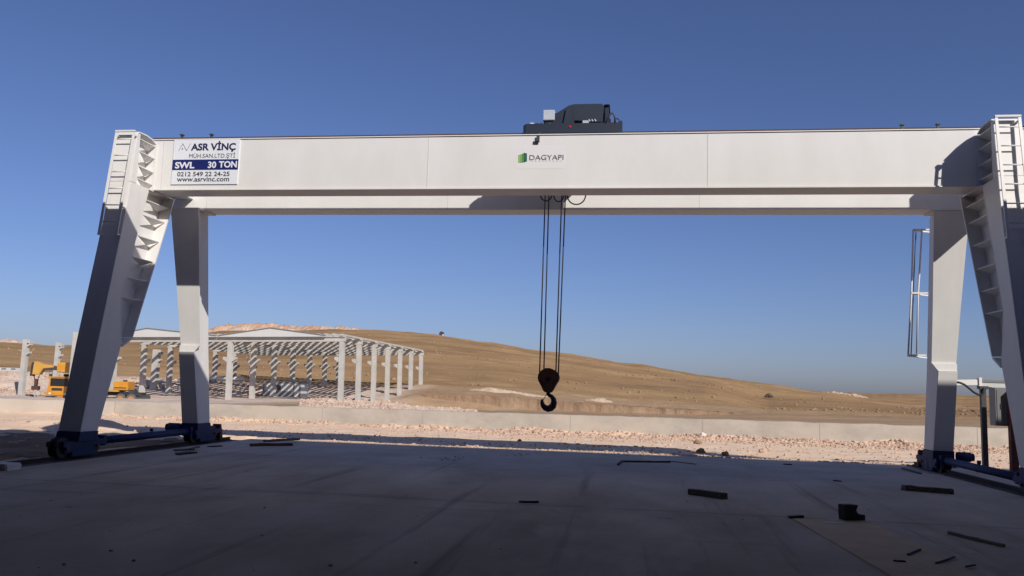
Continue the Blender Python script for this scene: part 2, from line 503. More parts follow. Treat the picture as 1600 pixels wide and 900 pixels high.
def terrain_z(x, y):
    dx, dy = x - CAM_O[0], y - CAM_O[1]
    az = math.atan2(dx, dy); d = math.hypot(dx, dy)
    k = float(np.interp(az, _azs, np.arange(len(_azs)))); i = min(int(k), len(_azs) - 2); t = k - i
    t = t * t * (3 - 2 * t) * 0.5 + t * 0.5
    j = float(np.interp(math.log(max(d, 35)), _ld, np.arange(len(_ld)))); a = min(int(j), len(_ld) - 2); u = j - a
    c = (_tab[i][a] * (1 - u) + _tab[i][a + 1] * u) * (1 - t) + (_tab[i + 1][a] * (1 - u) + _tab[i + 1][a + 1] * u) * t
    return c

def build_terrain():
    az = np.concatenate([np.linspace(R(-100), px_az(-60), 40)[:-1], np.linspace(px_az(-60), px_az(1660), 520), np.linspace(px_az(1660), R(100), 50)[1:]])
    V, F = [], []
    nA, nD = len(az), len(DIST)
    for j, d in enumerate(DIST):
        for a in az:
            x, y = CAM_O[0] + d * math.sin(a), CAM_O[1] + d * math.cos(a)
            z = terrain_z(x, y)
            amp = 0.05 if d < 103 else (0.16 if d < 122 else min(0.0022 * d, 1.2))
            fr = 0.35 if d < 122 else 0.05
            z += amp * fbm(x * fr, y * fr, 1.3, 4)
            if j == 0 or y < WALL_Y + 0.25:
                z = min(z, 0.30)
            V.append((x, y, z))
    for j in range(nD - 1):
        for i in range(nA - 1):
            F.append((j * nA + i, j * nA + i + 1, (j + 1) * nA + i + 1, (j + 1) * nA + i))
    # keep only what lies behind the wall line
    keep = [f for f in F if min(V[k][1] for k in f) > WALL_Y + 0.05]
    me = bpy.data.meshes.new('hill_terrain')
    me.from_pydata(V, [], keep)
    for p in me.polygons: p.use_smooth = True
    bm = bmesh.new(); bm.from_mesh(me)
    bmesh.ops.delete(bm, geom=[v for v in bm.verts if not v.link_faces], context='VERTS')
    bmesh.ops.recalc_face_normals(bm, faces=bm.faces)
    bm.to_mesh(me); bm.free()
    tag(link('hill_terrain', me, M['hill']), kind='structure')
build_terrain()

# base sheet running out to the horizon below everything
b = MB()
b.add([(-4500, -4500, -14), (4500, -4500, -14), (4500, 4500, -14), (-4500, 4500, -14)], [(0, 1, 2, 3)])
tag(b.build('base_ground', M['hill']), kind='structure')

# ------------------------------------------------------------------ dirt between slab and wall
SLAB_Y, SLAB_X0, SLAB_X1 = 4.9, -9.75, 30.0
def dirt_z(x, y):
    z = -0.075 - 0.2 * min(max((y - 6.5) / 12, 0), 1)
    z += 0.028 * fbm(x * 0.6, y * 0.6, 0.2, 5) + 0.03 * fbm(x * 0.17, y * 0.3, 4.1, 3)
    z += 0.015 * mnoise.noise(Vector((x * 5.1, y * 5.1, 0)))
    # loose earth banked up along the slab edge
    e = max(0.0, 1 - abs(y - SLAB_Y - 0.25) / 0.45)
    z += e * (0.035 + 0.04 * fbm(x * 1.1, 2.0, 7, 4)) * (1.0 if y > SLAB_Y - 0.2 else 0)
    def heap(hx, hy, rx, ry, h):
        q = ((x - hx) / rx) ** 2 + ((y - hy) / ry) ** 2
        return h * math.exp(-q * 1.6)
    z += heap(-4.0, 5.35, 0.35, 0.3, 0.10) + heap(-1.0, 5.35, 1.5, 0.3, 0.02) + heap(0.6, 5.3, 1.2, 0.3, 0.06)
    z += heap(-15.3, 6.8, 1.1, 0.7, 0.32) + heap(-17.5, 8.0, 2.5, 0.8, 0.22)
    # talus at the foot of the wall
    t = max(0.0, min(1.0, (y - 16.4) / 2.2))
    z += t * t * (0.13 + 0.16 * fbm(x * 0.45, y * 0.8, 3.3, 5))
    if x < -9.7 and y < 5.5:
        z += 0.05 + 0.06 * fbm(x * 1.3, y * 1.3, 9, 4)
    if SLAB_X0 - 1.1 < x < SLAB_X1 + 0.2 and y < SLAB_Y + 0.05: z = min(z, -0.10)
    return z
def build_dirt():
    xs = np.concatenate([np.linspace(-60, -24, 60)[:-1], np.linspace(-24, 14, 380), np.linspace(14, 50, 60)[1:]])
    ys = np.concatenate([np.linspace(-14, 4.5, 80)[:-1], np.linspace(4.5, 8, 40)[:-1], np.linspace(8, WALL_Y + 0.3, 90)])
    V = [(x, y, dirt_z(x, y)) for y in ys for x in xs]
    n = len(xs)
    F = [(j * n + i, j * n + i + 1, (j + 1) * n + i + 1, (j + 1) * n + i) for j in range(len(ys) - 1) for i in range(n - 1)]
    me = bpy.data.meshes.new('dirt_ground'); me.from_pydata(V, [], F)
    for p in me.polygons: p.use_smooth = True
    tag(link('dirt_ground', me, M['dirt']), kind='structure')
build_dirt()

def build_soil():
    xs = np.linspace(-17, -10.05, 90); ys = np.linspace(-14, 4.4, 150)
    V = []
    for y in ys:
        for x in xs:
            e = min(1.0, (x + 17) / 2.2, (-10.05 - x) / 0.4 + 0.35, (4.4 - y) / 1.2 + 0.0)
            V.append((x, y, dirt_z(x, y) + 0.05 * e - 0.03 + 0.035 * fbm(x * 1.5, y * 1.5, 21, 4)))
    n = len(xs)
    F = [(j * n + i, j * n + i + 1, (j + 1) * n + i + 1, (j + 1) * n + i) for j in range(len(ys) - 1) for i in range(n - 1)]
    me = bpy.data.meshes.new('dug_soil'); me.from_pydata(V, [], F)
    for p in me.polygons: p.use_smooth = True
    tag(link('dug_soil', me, M['soil']), kind='structure')
M['soil'] = mat('dark_dug_soil', (0.26, 0.165, 0.105), 0.95, (0.36, 0.25, 0.17), 0.9, 0.5, bump=0.6, bscale=6, spec=0.05, bdist=0.05)
build_soil()

# slab with an uneven broken front edge
def build_slab():
    xs = np.linspace(SLAB_X0, SLAB_X1, 360)
    front = [SLAB_Y + 0.05 * fbm(x * 0.9, 0, 5, 4) for x in xs]
    V, F = [], []
    ys0 = np.linspace(-60, 3.9, 70)
    n = len(xs)
    for y in ys0:
        V += [(x, y, 0.0) for x in xs]
    V += [(x, f, 0.0) for x, f in zip(xs, front)]
    V += [(x, f + 0.02, -0.3) for x, f in zip(xs, front)]
    rows = len(ys0) + 2
    for j in range(rows - 1):
        for i in range(n - 1):
            F.append((j * n + i, j * n + i + 1, (j + 1) * n + i + 1, (j + 1) * n + i))
    b = MB(); b.add(V, F)
    b.add([(SLAB_X0, -60, 0), (SLAB_X0, SLAB_Y - 0.02, 0), (SLAB_X0, SLAB_Y, -0.3), (SLAB_X0, -60, -0.3)], [(0, 1, 2, 3)])
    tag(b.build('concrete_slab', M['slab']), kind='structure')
build_slab()
b = MB()      # saw-cut joints in the slab
for yy in (-4.95, 0.35): b.add([(SLAB_X0 + 0.6, yy - 0.009, 0.003), (SLAB_X1, yy - 0.009, 0.003), (SLAB_X1, yy + 0.009, 0.003), (SLAB_X0 + 0.6, yy + 0.009, 0.003)], [(0, 1, 2, 3)])
M['joint'] = mat('slab_joint_dirt', (0.10, 0.085, 0.07), 0.9, (0.19, 0.16, 0.13), 3.0, 0.6)
tag(b.build('slab_joint', M['joint']), kind='structure')

# ------------------------------------------------------------------ retaining walls
def retaining_wall(name, label, x0, x1, y, zt0, zt1, material, seams, th=0.3):
    root = thing(name, label, 'wall', ((x0 + x1) / 2, y, -0.4))
    n = max(2, int((x1 - x0) / 0.2))
    b = MB()
    rings = []
    for i in range(n + 1):
        x = x0 + (x1 - x0) * i / n
        zt = zt0 + (zt1 - zt0) * i / n + 0.03 * fbm(x * 0.9, 0, 2, 5)
        rings.append([(x, y, -0.7), (x, y, zt), (x, y + th, zt + 0.01), (x, y + th, -0.7)])
    b.loft(rings)
    w = b.build('wall_body', material, root, bevel=0.012)
    for sx in seams:
        zz = zt0 + (zt1 - zt0) * (sx - x0) / (x1 - x0)
        s = MB(); s.box((sx - 0.012, y - 0.006, -0.6), (sx + 0.012, y + 0.02, zz - 0.01))
        s.build('joint', M['seam2'], root)
    xx = x0 + 0.6
    while xx < x1 - 0.5:
        c = Vector((xx, y, 0.12)); t = MB()
        t.tube([c + Vector((0, 0.02, 0)), c + Vector((0, -0.004, 0))], 0.022, 8)
        if -24 < xx < 14 and math.sin(xx * 7.3) > -0.2: t.build('tie_hole', M['seam2'], root)
        xx += 1.25 * (1 + 0.3 * math.sin(xx * 3))
    return root
M['seam2'] = mat('dark_joint', (0.38, 0.335, 0.28), 0.9)
retaining_wall('retaining_wall', 'long low grey concrete retaining wall running along the far side of the dirt strip', -22.6, 34, WALL_Y, 0.42, 0.60, M['wallc'],
               [-18.6, -13.0, -8.6, -2.4, 2.9, 7.4, 13.2, 19])
retaining_wall('retaining_wall', 'paler concrete wall section stepping forward at the left end, below the yellow truck', -48, -22.62, WALL_Y - 0.55, 0.30, 0.40, M['wallpale'],
               [-36, -29], th=0.9)

# ------------------------------------------------------------------ gantry crane
ZB, ZT = 5.428, 6.538
GX0, GX1 = -10.5, 7.56
crane = thing('gantry_crane', 'large white double girder gantry crane spanning the concrete yard on navy wheel bogies', 'gantry crane', (-1.9, 1.2, 0))

def girder(y0, y1, label):
    b = MB()
    gx0 = GX0 if y0 < 1 else GX0 - 0.75
    b.box((gx0, y0, ZB + 0.025), (GX1, y1, ZT - 0.02))
    g = b.build('girder', M['white'], crane, bevel=0.006)
    g['label'] = label
    f = MB()
    f.box((gx0, y0 - 0.025, ZB), (GX1, y1 + 0.025, ZB + 0.022))
    f.box((gx0, y0 - 0.02, ZT - 0.018), (GX1, y1 + 0.02, ZT))
    f.build('flange', M['white'], g, local=True)
    for sx in (-9.86, -4.1, 1.43, 7.0):
        s = MB(); s.box((sx - 0.008, y0 - 0.004, ZB + 0.03), (sx + 0.008, y0 + 0.01, ZT - 0.02))
        s.build('weld_seam', M['seam'], g, local=True)
    r = MB()
    ry = 0.46 if y0 < 1 else 2.02
    r.box((GX0 + 0.1, ry - 0.07, ZT + 0.001), (GX1 - 0.1, ry + 0.07, ZT + 0.03)); r.box((GX0 + 0.1, ry - 0.03, ZT + 0.028), (GX1 - 0.1, ry + 0.03, ZT + 0.17))
    r.build('trolley_rail', M['rust'], g, local=True)
    for sx in (-9.54, -8.87, 5.03, 5.667):
        p = MB(); p.box((sx - 0.02, y0 + 0.10, ZT + 0.001), (sx + 0.02, y0 + 0.14, ZT + 0.12))
        p.box((sx - 0.035, y0 + 0.08, ZT + 0.115), (sx + 0.035, y0 + 0.16, ZT + 0.14))
        p.build('rail_stop', M['greysteel'], g, local=True)
    return g
g1 = girder(0.0, 0.55, 'front box girder carrying the signs')
g2 = girder(1.94, 2.45, 'rear box girder behind the hoist ropes')
# end ties joining the girders
for ex in (GX0 - 0.05, GX1 - 0.30):
    MB().box((ex, 0.56, ZB + 0.25), (ex + 0.35, 1.93, ZT - 0.25)).build('end_tie', M['white'], crane, bevel=0.008)
# unseen cabinet on the right girder end, added to cast the rear girder shadow
cb = MB(); cb.box((7.34, 0.08, ZT + 0.06), (8.1, 0.42, ZT + 0.7)); cb.box((7.32, 0.02, ZT + 0.001), (8.15, 0.44, ZT + 0.06))
cb.build('unseen_cabinet', M['ltgrey'], crane, bevel=0.01)

def lerp_tab(t, z):
    return float(np.interp(z, [p[0] for p in t], [p[1] for p in t]))

YF = [(0.47, -1.685), (2.1, -1.41), (3.6, -1.12), (4.83, -0.88), (6.56, -0.69)]
YT = [(0.47, -1.175), (2.14, -0.65), (2.30, -0.665), (3.07, -0.80), (3.49, -0.68), (3.92, -0.575), (4.38, -0.417), (4.84, -0.30), (5.17, -0.206), (5.42, -0.13)]
YH = [(2.14, -0.65), (2.30, -0.344), (3.78, 0.18), (5.42, 0.745)]

def gusset(g, a, b_, c, z, drop):
    V = [(a[0], a[1], z), (b_[0], b_[1], z), (c[0], c[1], z - drop)]
    V += [(x, y, q + 0.016) for x, y, q in V]
    g.add(V, [(0, 2, 1), (3, 4, 5), (0, 1, 4, 3), (1, 2, 5, 4), (2, 0, 3, 5)])

def front_leg(xi, sg, label):
    W = 0.45
    xo = xi + sg * W; xc = xi + sg * W / 2
    wi, wo = xi + sg * 0.20, xo - sg * 0.20
    def sec(z):
        yf, yt, yh = lerp_tab(YF, z), lerp_tab(YT, z), lerp_tab(YH, z)
        if z <= 2.14: yh = yt
        ym = yt + 0.004 * max(0.0, yh - yt)
        return [(xi, yf, z), (xi, yt, z), (wi, ym, z), (wi, yh, z), (wo, yh, z), (wo, ym, z), (xo, yt, z), (xo, yf, z)]
    b = MB()
    b.loft([sec(z) for z in (0.47, 1.3, 2.14, 2.301, 2.7, 3.07, 3.6, 4.1, 4.6, 5.1, 5.422)])
    def top(z, zfront, zback):
        yf = lerp_tab(YF, z)
        P = [(xi, yf), (xi, -0.60), (wi, -0.598), (wi, -0.03), (wo, -0.03), (wo, -0.598), (xo, -0.60), (xo, yf)]
        return [(x, y, zfront + (zback - zfront) * ((y + 0.7) / 0.7)) for x, y in P]
    b.loft([top(5.424, 5.424, 5.424), top(6.42, 6.475, 6.40)])
    leg = b.build('leg', M['white_leg'], crane, bevel=0.006)
    leg['label'] = label
    # flange along the haunch and against the girder
    f = MB()
    fw = 0.02
    ring = []
    for z in (2.30, 3.78, 5.42):
        y = lerp_tab(YH, z); k = fw + 0.035 * (z - 2.3) / 3.1
        a, c = xi - sg * k, xo + sg * k
        ring.append([(a, y - 0.004, z), (c, y - 0.004, z), (c, y + 0.028, z), (a, y + 0.028, z)])
    f.loft(ring)
    f.prism([(-0.64, 2.13), (-0.345, 2.29), (-0.318, 2.29), (-0.318, 2.262), (-0.62, 2.10)], 0, min(xi, xo) - 0.012, max(xi, xo) + 0.012)
    f.box((min(xi, xo) - 0.015, -0.032, 5.44), (max(xi, xo) + 0.015, -0.004, 6.40))
    f.box((min(xi, xo) - 0.02, -0.18, 5.40), (max(xi, xo) + 0.02, 0.74, 5.425))
    # curved top plate
    f.prism([(-0.66, 6.50), (-0.4, 6.515), (-0.2, 6.49), (-0.03, 6.43), (-0.03, 6.41), (-0.2, 6.465), (-0.4, 6.49), (-0.66, 6.477)], 0, min(xi, xo) - 0.01, max(xi, xo) + 0.01)
    f.build('flange', M['white_leg'], leg, local=True)
    # gussets, one mesh each
    for z in (6.36, 6.10, 5.80, 5.53):
        for e, w in ((xi, wi), (xo, wo)):
            s_ = 1 if e == xi else -1
            g = MB(); gusset(g, (e, -0.60), (e, -0.034), (w, -0.07), z, 0.09)
            g.build('gusset', M['white_leg'], leg, local=True)
    for z in (5.17, 4.84, 4.38, 3.92, 3.49, 3.07):
        yt, yh = lerp_tab(YT, z), lerp_tab(YH, z)
        for e, w in ((xi, wi), (xo, wo)):
            g = MB(); gusset(g, (e, yt), (e, yh - 0.004), (w, yt + 0.80 * (yh - yt)), z, 0.09)
            g.build('gusset', M['white_leg'], leg, local=True)
    # navy foot band
    y0, y1 = lerp_tab(YF, 0.47), lerp_tab(YT, 0.47)
    nb = MB()
    nb.loft([[(min(xi, xo) - 0.012, y0 - 0.05, 0.30), (max(xi, xo) + 0.012, y0 - 0.05, 0.30), (max(xi, xo) + 0.012, y1 - 0.02, 0.30), (min(xi, xo) - 0.012, y1 - 0.02, 0.30)],
             [(min(xi, xo) - 0.012, y0 - 0.012, 0.468), (max(xi, xo) + 0.012, y0 - 0.012, 0.468), (max(xi, xo) + 0.012, y1 + 0.012, 0.468), (min(xi, xo) - 0.012, y1 + 0.012, 0.468)]])
    nb.build('foot_band', M['blue'], leg, local=True)
    return leg

def rear_leg(xc, dy, label):
    bc = xc + (0.05 if xc > 0 else -0.05)
    b = MB()
    def sec(z):
        hw = np.interp(z, [0.46, 2.13, 5.42], [0.20, 0.19, 0.22])
        yf = np.interp(z, [0.46, 2.13, 2.17, 5.42], [2.70, 2.30, 2.44, 2.12]) + dy
        yb = np.interp(z, [0.46, 2.92, 5.42], [3.28, 2.86, 2.44]) + dy
        return [(bc - hw, yf, z), (bc + hw, yf, z), (bc + hw, yb, z), (bc - hw, yb, z)]
    b.loft([sec(z) for z in (0.46, 1.3, 2.13, 2.17, 3.2, 4.3, 5.422)])
    leg = b.build('leg', M['white_leg'], crane, bevel=0.006)
    leg['label'] = label
    f = MB()
    def fs(z, k=0.0):
        hw = np.interp(z, [2.28, 3.37, 5.42], [0.243, 0.272, 0.345])
        y = np.interp(z, [2.28, 3.37, 5.42], [2.375, 2.127, 1.66]) + dy
        return [(xc - hw, y, z), (xc + hw, y, z), (xc + hw, y + 0.03, z), (xc - hw, y + 0.03, z)]
    f.loft([fs(z) for z in (2.28, 2.8, 3.37, 4.4, 5.40)])
    f.prism([(xc - 0.243, 2.279), (xc + 0.243, 2.279), (bc + 0.19, 2.14), (bc - 0.19, 2.14)], 1, 2.330 + dy, 2.372 + dy)
    f.box((xc - 0.35, 1.65 + dy, 5.400), (xc + 0.35, 2.47, 5.426))
    f.build('flange', M['white_leg'], leg, local=True)
    w = MB()
    hr = []
    for z in (2.285, 3.37, 5.39):
        y = float(np.interp(z, [2.28, 3.37, 5.42], [2.375, 2.127, 1.66])) + dy + 0.031
        hw = float(np.interp(z, [2.28, 5.42], [0.185, 0.215])); yb = float(np.interp(z, [2.17, 5.42], [2.44, 2.12])) + dy + 0.05
        yb = max(yb, y + 0.03)
        hr.append([(xc - hw, y, z), (xc + hw, y, z), (xc + hw, yb, z), (xc - hw, yb, z)])
    w.loft(hr)
    w.build('haunch', M['white_leg'], leg, local=True)
    nb = MB()
    nb.loft([[(bc - 0.215, 2.70 + dy, 0.29), (bc + 0.215, 2.70 + dy, 0.29), (bc + 0.215, 3.36 + dy, 0.29), (bc - 0.215, 3.36 + dy, 0.29)],
             [(bc - 0.212, 2.69 + dy, 0.458), (bc + 0.212, 2.69 + dy, 0.458), (bc + 0.212, 3.29 + dy, 0.458), (bc - 0.212, 3.29 + dy, 0.458)]])
    nb.build('foot_band', M['blue'], leg, local=True)
    return leg

XL, XR = -10.255, 6.525          # rail centre lines
front_leg(-10.03, -1, 'front left leg with a ladder on its front face')
front_leg(6.30, 1, 'front right leg with a ladder on its front face')
rear_leg(-10.245, 0.0, 'rear left leg')
rear_leg(6.50, 0.22, 'rear right leg with a cage ladder on its far side')

def bogie(xc, yc, dy):
    b = MB()
    b.box((xc - 0.155, yc - 0.52, 0.09), (xc + 0.155, yc + 0.45, 0.262))
    b.box((xc - 0.18, yc - 0.60, 0.20), (xc + 0.18, yc + 0.68, 0.30))
    b.box((xc - 0.175, yc - 0.35, 0.02), (xc - 0.14, yc + 0.3, 0.12))
    b.box((xc + 0.14, yc - 0.35, 0.02), (xc + 0.175, yc + 0.3, 0.12))
    bo = b.build('bogie', M['blue'], crane, bevel=0.012)
    for oy in (-0.48, 0.40):
        w = MB()
        c = Vector((xc, yc + oy, 0.19))
        w.tube([c - Vector((0.09, 0, 0)), c - Vector((0.055, 0, 0))], 0.185, 24)
        w.tube([c - Vector((0.055, 0, 0)), c + Vector((0.055, 0, 0))], 0.15, 24)
        w.tube([c + Vector((0.055, 0, 0)), c + Vector((0.09, 0, 0))], 0.185, 24)
        w.tube([c - Vector((0.185, 0, 0)), c + Vector((0.185, 0, 0))], 0.04, 12)
        w.build('wheel', M['wheel'], bo, local=True)
    return bo
bogie(XL, -1.45, 0); bogie(XL, 3.2, 0); bogie(XR, -1.45, 0); bogie(XR, 3.35, 0)
# tie tubes and travel motors
for xc, y1 in ((XL, 2.62), (XR, 2.8)):
    t = MB(); t.tube([(xc, -0.74, 0.255), (xc, y1, 0.275)], 0.075, 16)
    t.box((xc - 0.11, -0.78, 0.16), (xc + 0.11, -0.70, 0.36)); t.box((xc - 0.11, y1 - 0.12, 0.17), (xc + 0.11, y1, 0.38))
    t.box((xc - 0.03, 1.02, 0.345), (xc + 0.03, 1.06, 0.41))
    t.build('tie_tube', M['blue'], crane)
    mo = MB(); s_ = -1 if xc < 0 else 1
    mo.tube([(xc + s_ * 0.24, y1 - 0.02, 0.36), (xc + s_ * 0.50, y1 - 0.02, 0.36)], 0.10, 16)
    mo.tube([(xc + s_ * 0.50, y1 - 0.02, 0.36), (xc + s_ * 0.56, y1 - 0.02, 0.36)], 0.08, 16)
    mo.build('travel_motor', M['blue'], crane)
for xc, y in ((XL, 3.98), (XR, 4.12)):
    st = MB(); st.prism([(y, 0.01), (y + 0.16, 0.01), (y + 0.03, 0.40), (y - 0.05, 0.40)], 0, xc - 0.10, xc + 0.10)
    st.build('end_buffer', M['redoxide'], crane, bevel=0.01)
# hoses and bolts on the rear right bogie (white fixings seen low on the near corner)
for k in range(2):
    yy = 2.85 + 0.3 * k
    hz = MB(); hz.tube([(XR - 0.245, yy, 0.27), (XR - 0.255, yy + 0.03, 0.16), (XR - 0.245, yy + 0.07, 0.06)], 0.009, 6); hz.build('bogie_hose', M['ltgrey'], crane)

# ladders
def leg_ladder(xc, half, z0, z1, stand=0.11):
    root = bpy.data.objects.new('ladder', None); COL.objects.link(root)
    root.parent = crane; root.location = -world_loc(crane)
    def y(z): return lerp_tab(YF, z) - stand
    for sx in (-1, 1):
        b = MB(); b.bar((xc + sx * half, y(z0), z0), (xc + sx * half, y(z1), z1), 0.05, 0.022, up=(0, 1, 0))
        for zz in (z0 + 0.02, 4.85, z1 - 0.08):
            b.bar((xc + sx * half, y(zz) + 0.005, zz), (xc + sx * half, y(zz) + stand, zz), 0.03, 0.03)
        b.build('rail', M['white'], root, local=True)
    z = z0 + 0.28
    while z < z1 - 0.1:
        b = MB(); b.tube([(xc - half, y(z), z), (xc + half, y(z), z)], 0.013, 8)
        b.build('rung', M['white'], root, local=True); z += 0.35
    b = MB(); b.bar((xc - half - 0.025, y(z1), z1), (xc + half + 0.025, y(z1), z1), 0.05, 0.035)
    b.build('top_bar', M['white'], root, local=True)
leg_ladder(-10.235, 0.19, 4.27, 6.47)
leg_ladder(6.50, 0.19, 4.27, 6.50)
# caged ladder on the outer face of the rear right leg
def cage_ladder():
    root = bpy.data.objects.new('ladder', None); COL.objects.link(root)
    root.parent = crane; root.location = -world_loc(crane)
    pt = lambda px, py, yy=3.6: Vector(at(px, py, 1, yy))
    for k, line in enumerate(([(1427, 359), (1424, 458), (1419, 554)], [(1440.5, 359), (1437, 420), (1434.5, 458), (1432.5, 553)])):
        b = MB(); b.tube([pt(*q) for q in line], 0.020, 8); b.build('rail', M['white'], root, local=True)
    b = MB(); b.tube([pt(1431.5, 359, 3.8), pt(1428, 430, 3.8), pt(1425, 520, 3.8), pt(1423.5, 554, 3.8)], 0.013, 8); b.build('rail', M['greysteel'], root, local=True)
    for yy, xa, xb in ((359, 1427, 1447), (458, 1424, 1444), (555, 1418, 1441)):
        b = MB(); b.bar(pt(xa, yy), pt(xb + 6, yy), 0.05, 0.035); b.bar(pt(xa, yy + 1), pt(xb + 8, yy + 4, 3.8), 0.03, 0.03)
        b.build('hoop', M['white'], root, local=True)
cage_ladder()

# ------------------------------------------------------------------ rails
for xc, lab in ((XL, 'left steel crane rail on its dark concrete strip beside the dirt'), (XR, 'right steel crane rail let into the concrete yard')):
    root = thing('crane_rail', lab, 'rail', (xc, -2, 0))
    b = MB()
    if xc < 0: b.box((xc - 0.30, -30, -0.25), (xc + 0.42, 4.75, -0.035))
    else: b.box((xc - 0.17, -30, 0.003), (xc + 0.17, 4.75, 0.018))
    b.build('base_strip', M['wheel2'] if 'wheel2' in M else M.setdefault('wheel2', mat('dark_concrete', (0.07, 0.068, 0.066), 0.85, (0.11, 0.105, 0.10), 3, 0.5, bump=0.2, bscale=20)), root)  # dark strip under each rail
    z0 = -0.033 if xc < 0 else 0.02
    r = MB(); r.prism([(xc - 0.055, z0), (xc + 0.055, z0), (xc + 0.055, z0 + 0.012), (xc + 0.012, z0 + 0.02), (xc + 0.012, z0 + 0.05), (xc + 0.032, z0 + 0.058), (xc + 0.032, z0 + 0.075), (xc - 0.032, z0 + 0.075), (xc - 0.032, z0 + 0.058), (xc - 0.012, z0 + 0.05), (xc - 0.012, z0 + 0.02), (xc - 0.055, z0 + 0.012)], 1, -30, 4.7)
    r.build('rail_head', M['rust'], root)

# ------------------------------------------------------------------ hoist trolley
tr = thing('hoist_trolley', 'dark grey hoist trolley with hooded motor riding on top of the girders', 'hoist', (-1.25, 1.2, ZT))
b = MB()
b.box((-2.19, 0.36, ZT + 0.13), (-0.28, 0.41, ZT + 0.34))
b.box((-2.19, 0.52, ZT + 0.13), (-0.28, 0.57, ZT + 0.34))
b.box((-2.19, 0.40, ZT + 0.33), (-0.28, 0.53, ZT + 0.345))
b.box((-2.19, 1.92, ZT + 0.13), (-0.28, 2.12, ZT + 0.34))
b.box((-2.15, 0.57, ZT + 0.16), (-1.8, 1.92, ZT + 0.33))
b.box((-0.62, 0.57, ZT + 0.16), (-0.32, 1.92, ZT + 0.33))
b.box((-1.80, 0.57, ZT + 0.18), (-0.62, 0.95, ZT + 0.30))
b.box((-1.80, 1.50, ZT + 0.18), (-0.62, 1.92, ZT + 0.30))
b.box((-2.23, 0.38, ZT + 0.12), (-2.17, 0.52, ZT + 0.32))
b.box((-0.30, 0.38, ZT + 0.12), (-0.22, 0.52, ZT + 0.38))
b.build('frame', M['charcoal'], tr, bevel=0.012)
for wx in (-1.95, -0.52):
    for wy in (0.465, 2.02):
        w = MB(); w.tube([(wx, wy - 0.05, ZT + 0.27), (wx, wy + 0.05, ZT + 0.27)], 0.098, 20); w.build('wheel', M['wheel'], tr)
h = MB()   # hooded motor, chamfered on its left shoulder
h.prism([(-1.30, 6.98), (-0.62, 6.93), (-0.60, 7.30), (-0.66, 7.335), (-1.22, 7.335), (-1.30, 7.29)], 1, 0.52, 1.25)
h.build('motor_hood', M['hoodgrey'], tr, bevel=0.015)
e = MB(); e.box((-0.585, 0.55, 6.90), (-0.50, 1.15, 7.28)); e.box((-0.50, 0.6, 6.95), (-0.46, 1.1, 7.05)); e.box((-0.60, 0.5, 7.285), (-0.48, 1.2, 7.315))
e.build('end_cover', M['charcoal'], tr, bevel=0.012)
g = MB()   # gear housing sloping down to the left
g.prism([(-1.80, 6.88), (-1.80, 7.0), (-1.70, 7.13), (-1.55, 7.15), (-1.32, 7.30), (-1.20, 7.32), (-1.20, 6.88)], 1, 0.50, 1.4)
g.build('gear_housing', M['charcoal'], tr, bevel=0.012)
g = MB(); g.prism([(-1.42, 6.88), (-1.36, 7.22), (-1.26, 7.30), (-1.24, 6.88)], 1, 0.45, 0.48); g.build('side_plate', M['hoodgrey'], tr)
d = MB(); d.tube([(-1.75, 1.35, 6.84), (-0.72, 1.35, 6.84)], 0.24, 24); d.build('rope_drum', M['greysteel'], tr)
c = MB(); c.box((-1.84, 0.46, 6.98), (-1.60, 0.9, 7.20)); c.build('control_box', M['ltgrey'], tr, bevel=0.01)
for kx in (-1.79, -1.72, -1.64): MB().tube([(kx, 0.52, 7.20), (kx, 0.52, 7.225)], 0.012, 8).build('cable_gland', M['greysteel'], tr)
k = MB()
for kx in (-0.90, -0.84, -0.78): k.tube([(kx, 0.44, 6.97), (kx + 0.03, 0.42, 6.92)], 0.016, 8)
k.box((-1.02, 0.40, 6.87), (-0.90, 0.5, 6.94)); k.build('motor_terminal', M['ltgrey'], tr)
k = MB(); k.tube([(-0.55, 0.35, 6.88), (-0.47, 0.35, 7.04), (-0.43, 0.35, 7.07), (-0.38, 0.35, 7.02), (-0.36, 0.35, 6.88)], 0.018, 8); k.build('power_cable', M['rope'], tr)
k = MB(); k.tube([(-0.33 + 0.05 * math.cos(a), 0.45, 6.93 + 0.055 * math.sin(a)) for a in np.linspace(0, 2 * math.pi, 13)], 0.013, 8, caps=False); k.build('lifting_eye', M['charcoal'], tr)
k = MB(); k.tube([(-2.12, 0.45, 6.86), (-2.09, 0.45, 6.91), (-2.02, 0.45, 6.90)], 0.022, 8); k.build('buffer_lug', M['ltgrey'], tr)
for kx in (-1.86, -1.70): MB().tube([(kx, 0.45, 6.86), (kx, 0.45, 6.915)], 0.03, 10).build('bolt', M['greysteel'], tr)
k = MB(); k.tube([(-1.27, 0.37, 6.80), (-1.27, 0.345, 6.80)], 0.022, 12); k.build('red_lamp', M['red'], tr)
k = MB()   # padlock-like limit switch hanging over the girder edge
k.box((-1.90, -0.05, 6.36), (-1.84, -0.03, 6.50)); k.box((-1.92, -0.07, 6.38), (-1.855, -0.05, 6.44)); k.bar((-1.87, 0.37, 6.70), (-1.86, -0.04, 6.49), 0.02, 0.02)
k.build('limit_switch', M['greysteel'], tr)
# slack loops of cable hanging below the trolley
def loop(x0, x1, zlow, y, r):
    pts = []
    for t in np.linspace(0, math.pi, 17):
        pts.append(((x0 + x1) / 2 - (x1 - x0) / 2 * math.cos(t), y, 5.62 - (5.62 - zlow) * math.sin(t) ** 0.8))
    return MB().tube(pts, r, 8)
loop(-1.93, -1.68, 5.45, 1.15, 0.014).build('cable_loop', M['rope'], tr)
loop(-1.645, -1.43, 5.43, 1.15, 0.014).build('cable_loop', M['rope'], tr)
loop(-1.36, -0.97, 5.37, 1.15, 0.014).build('cable_loop', M['rope'], tr)

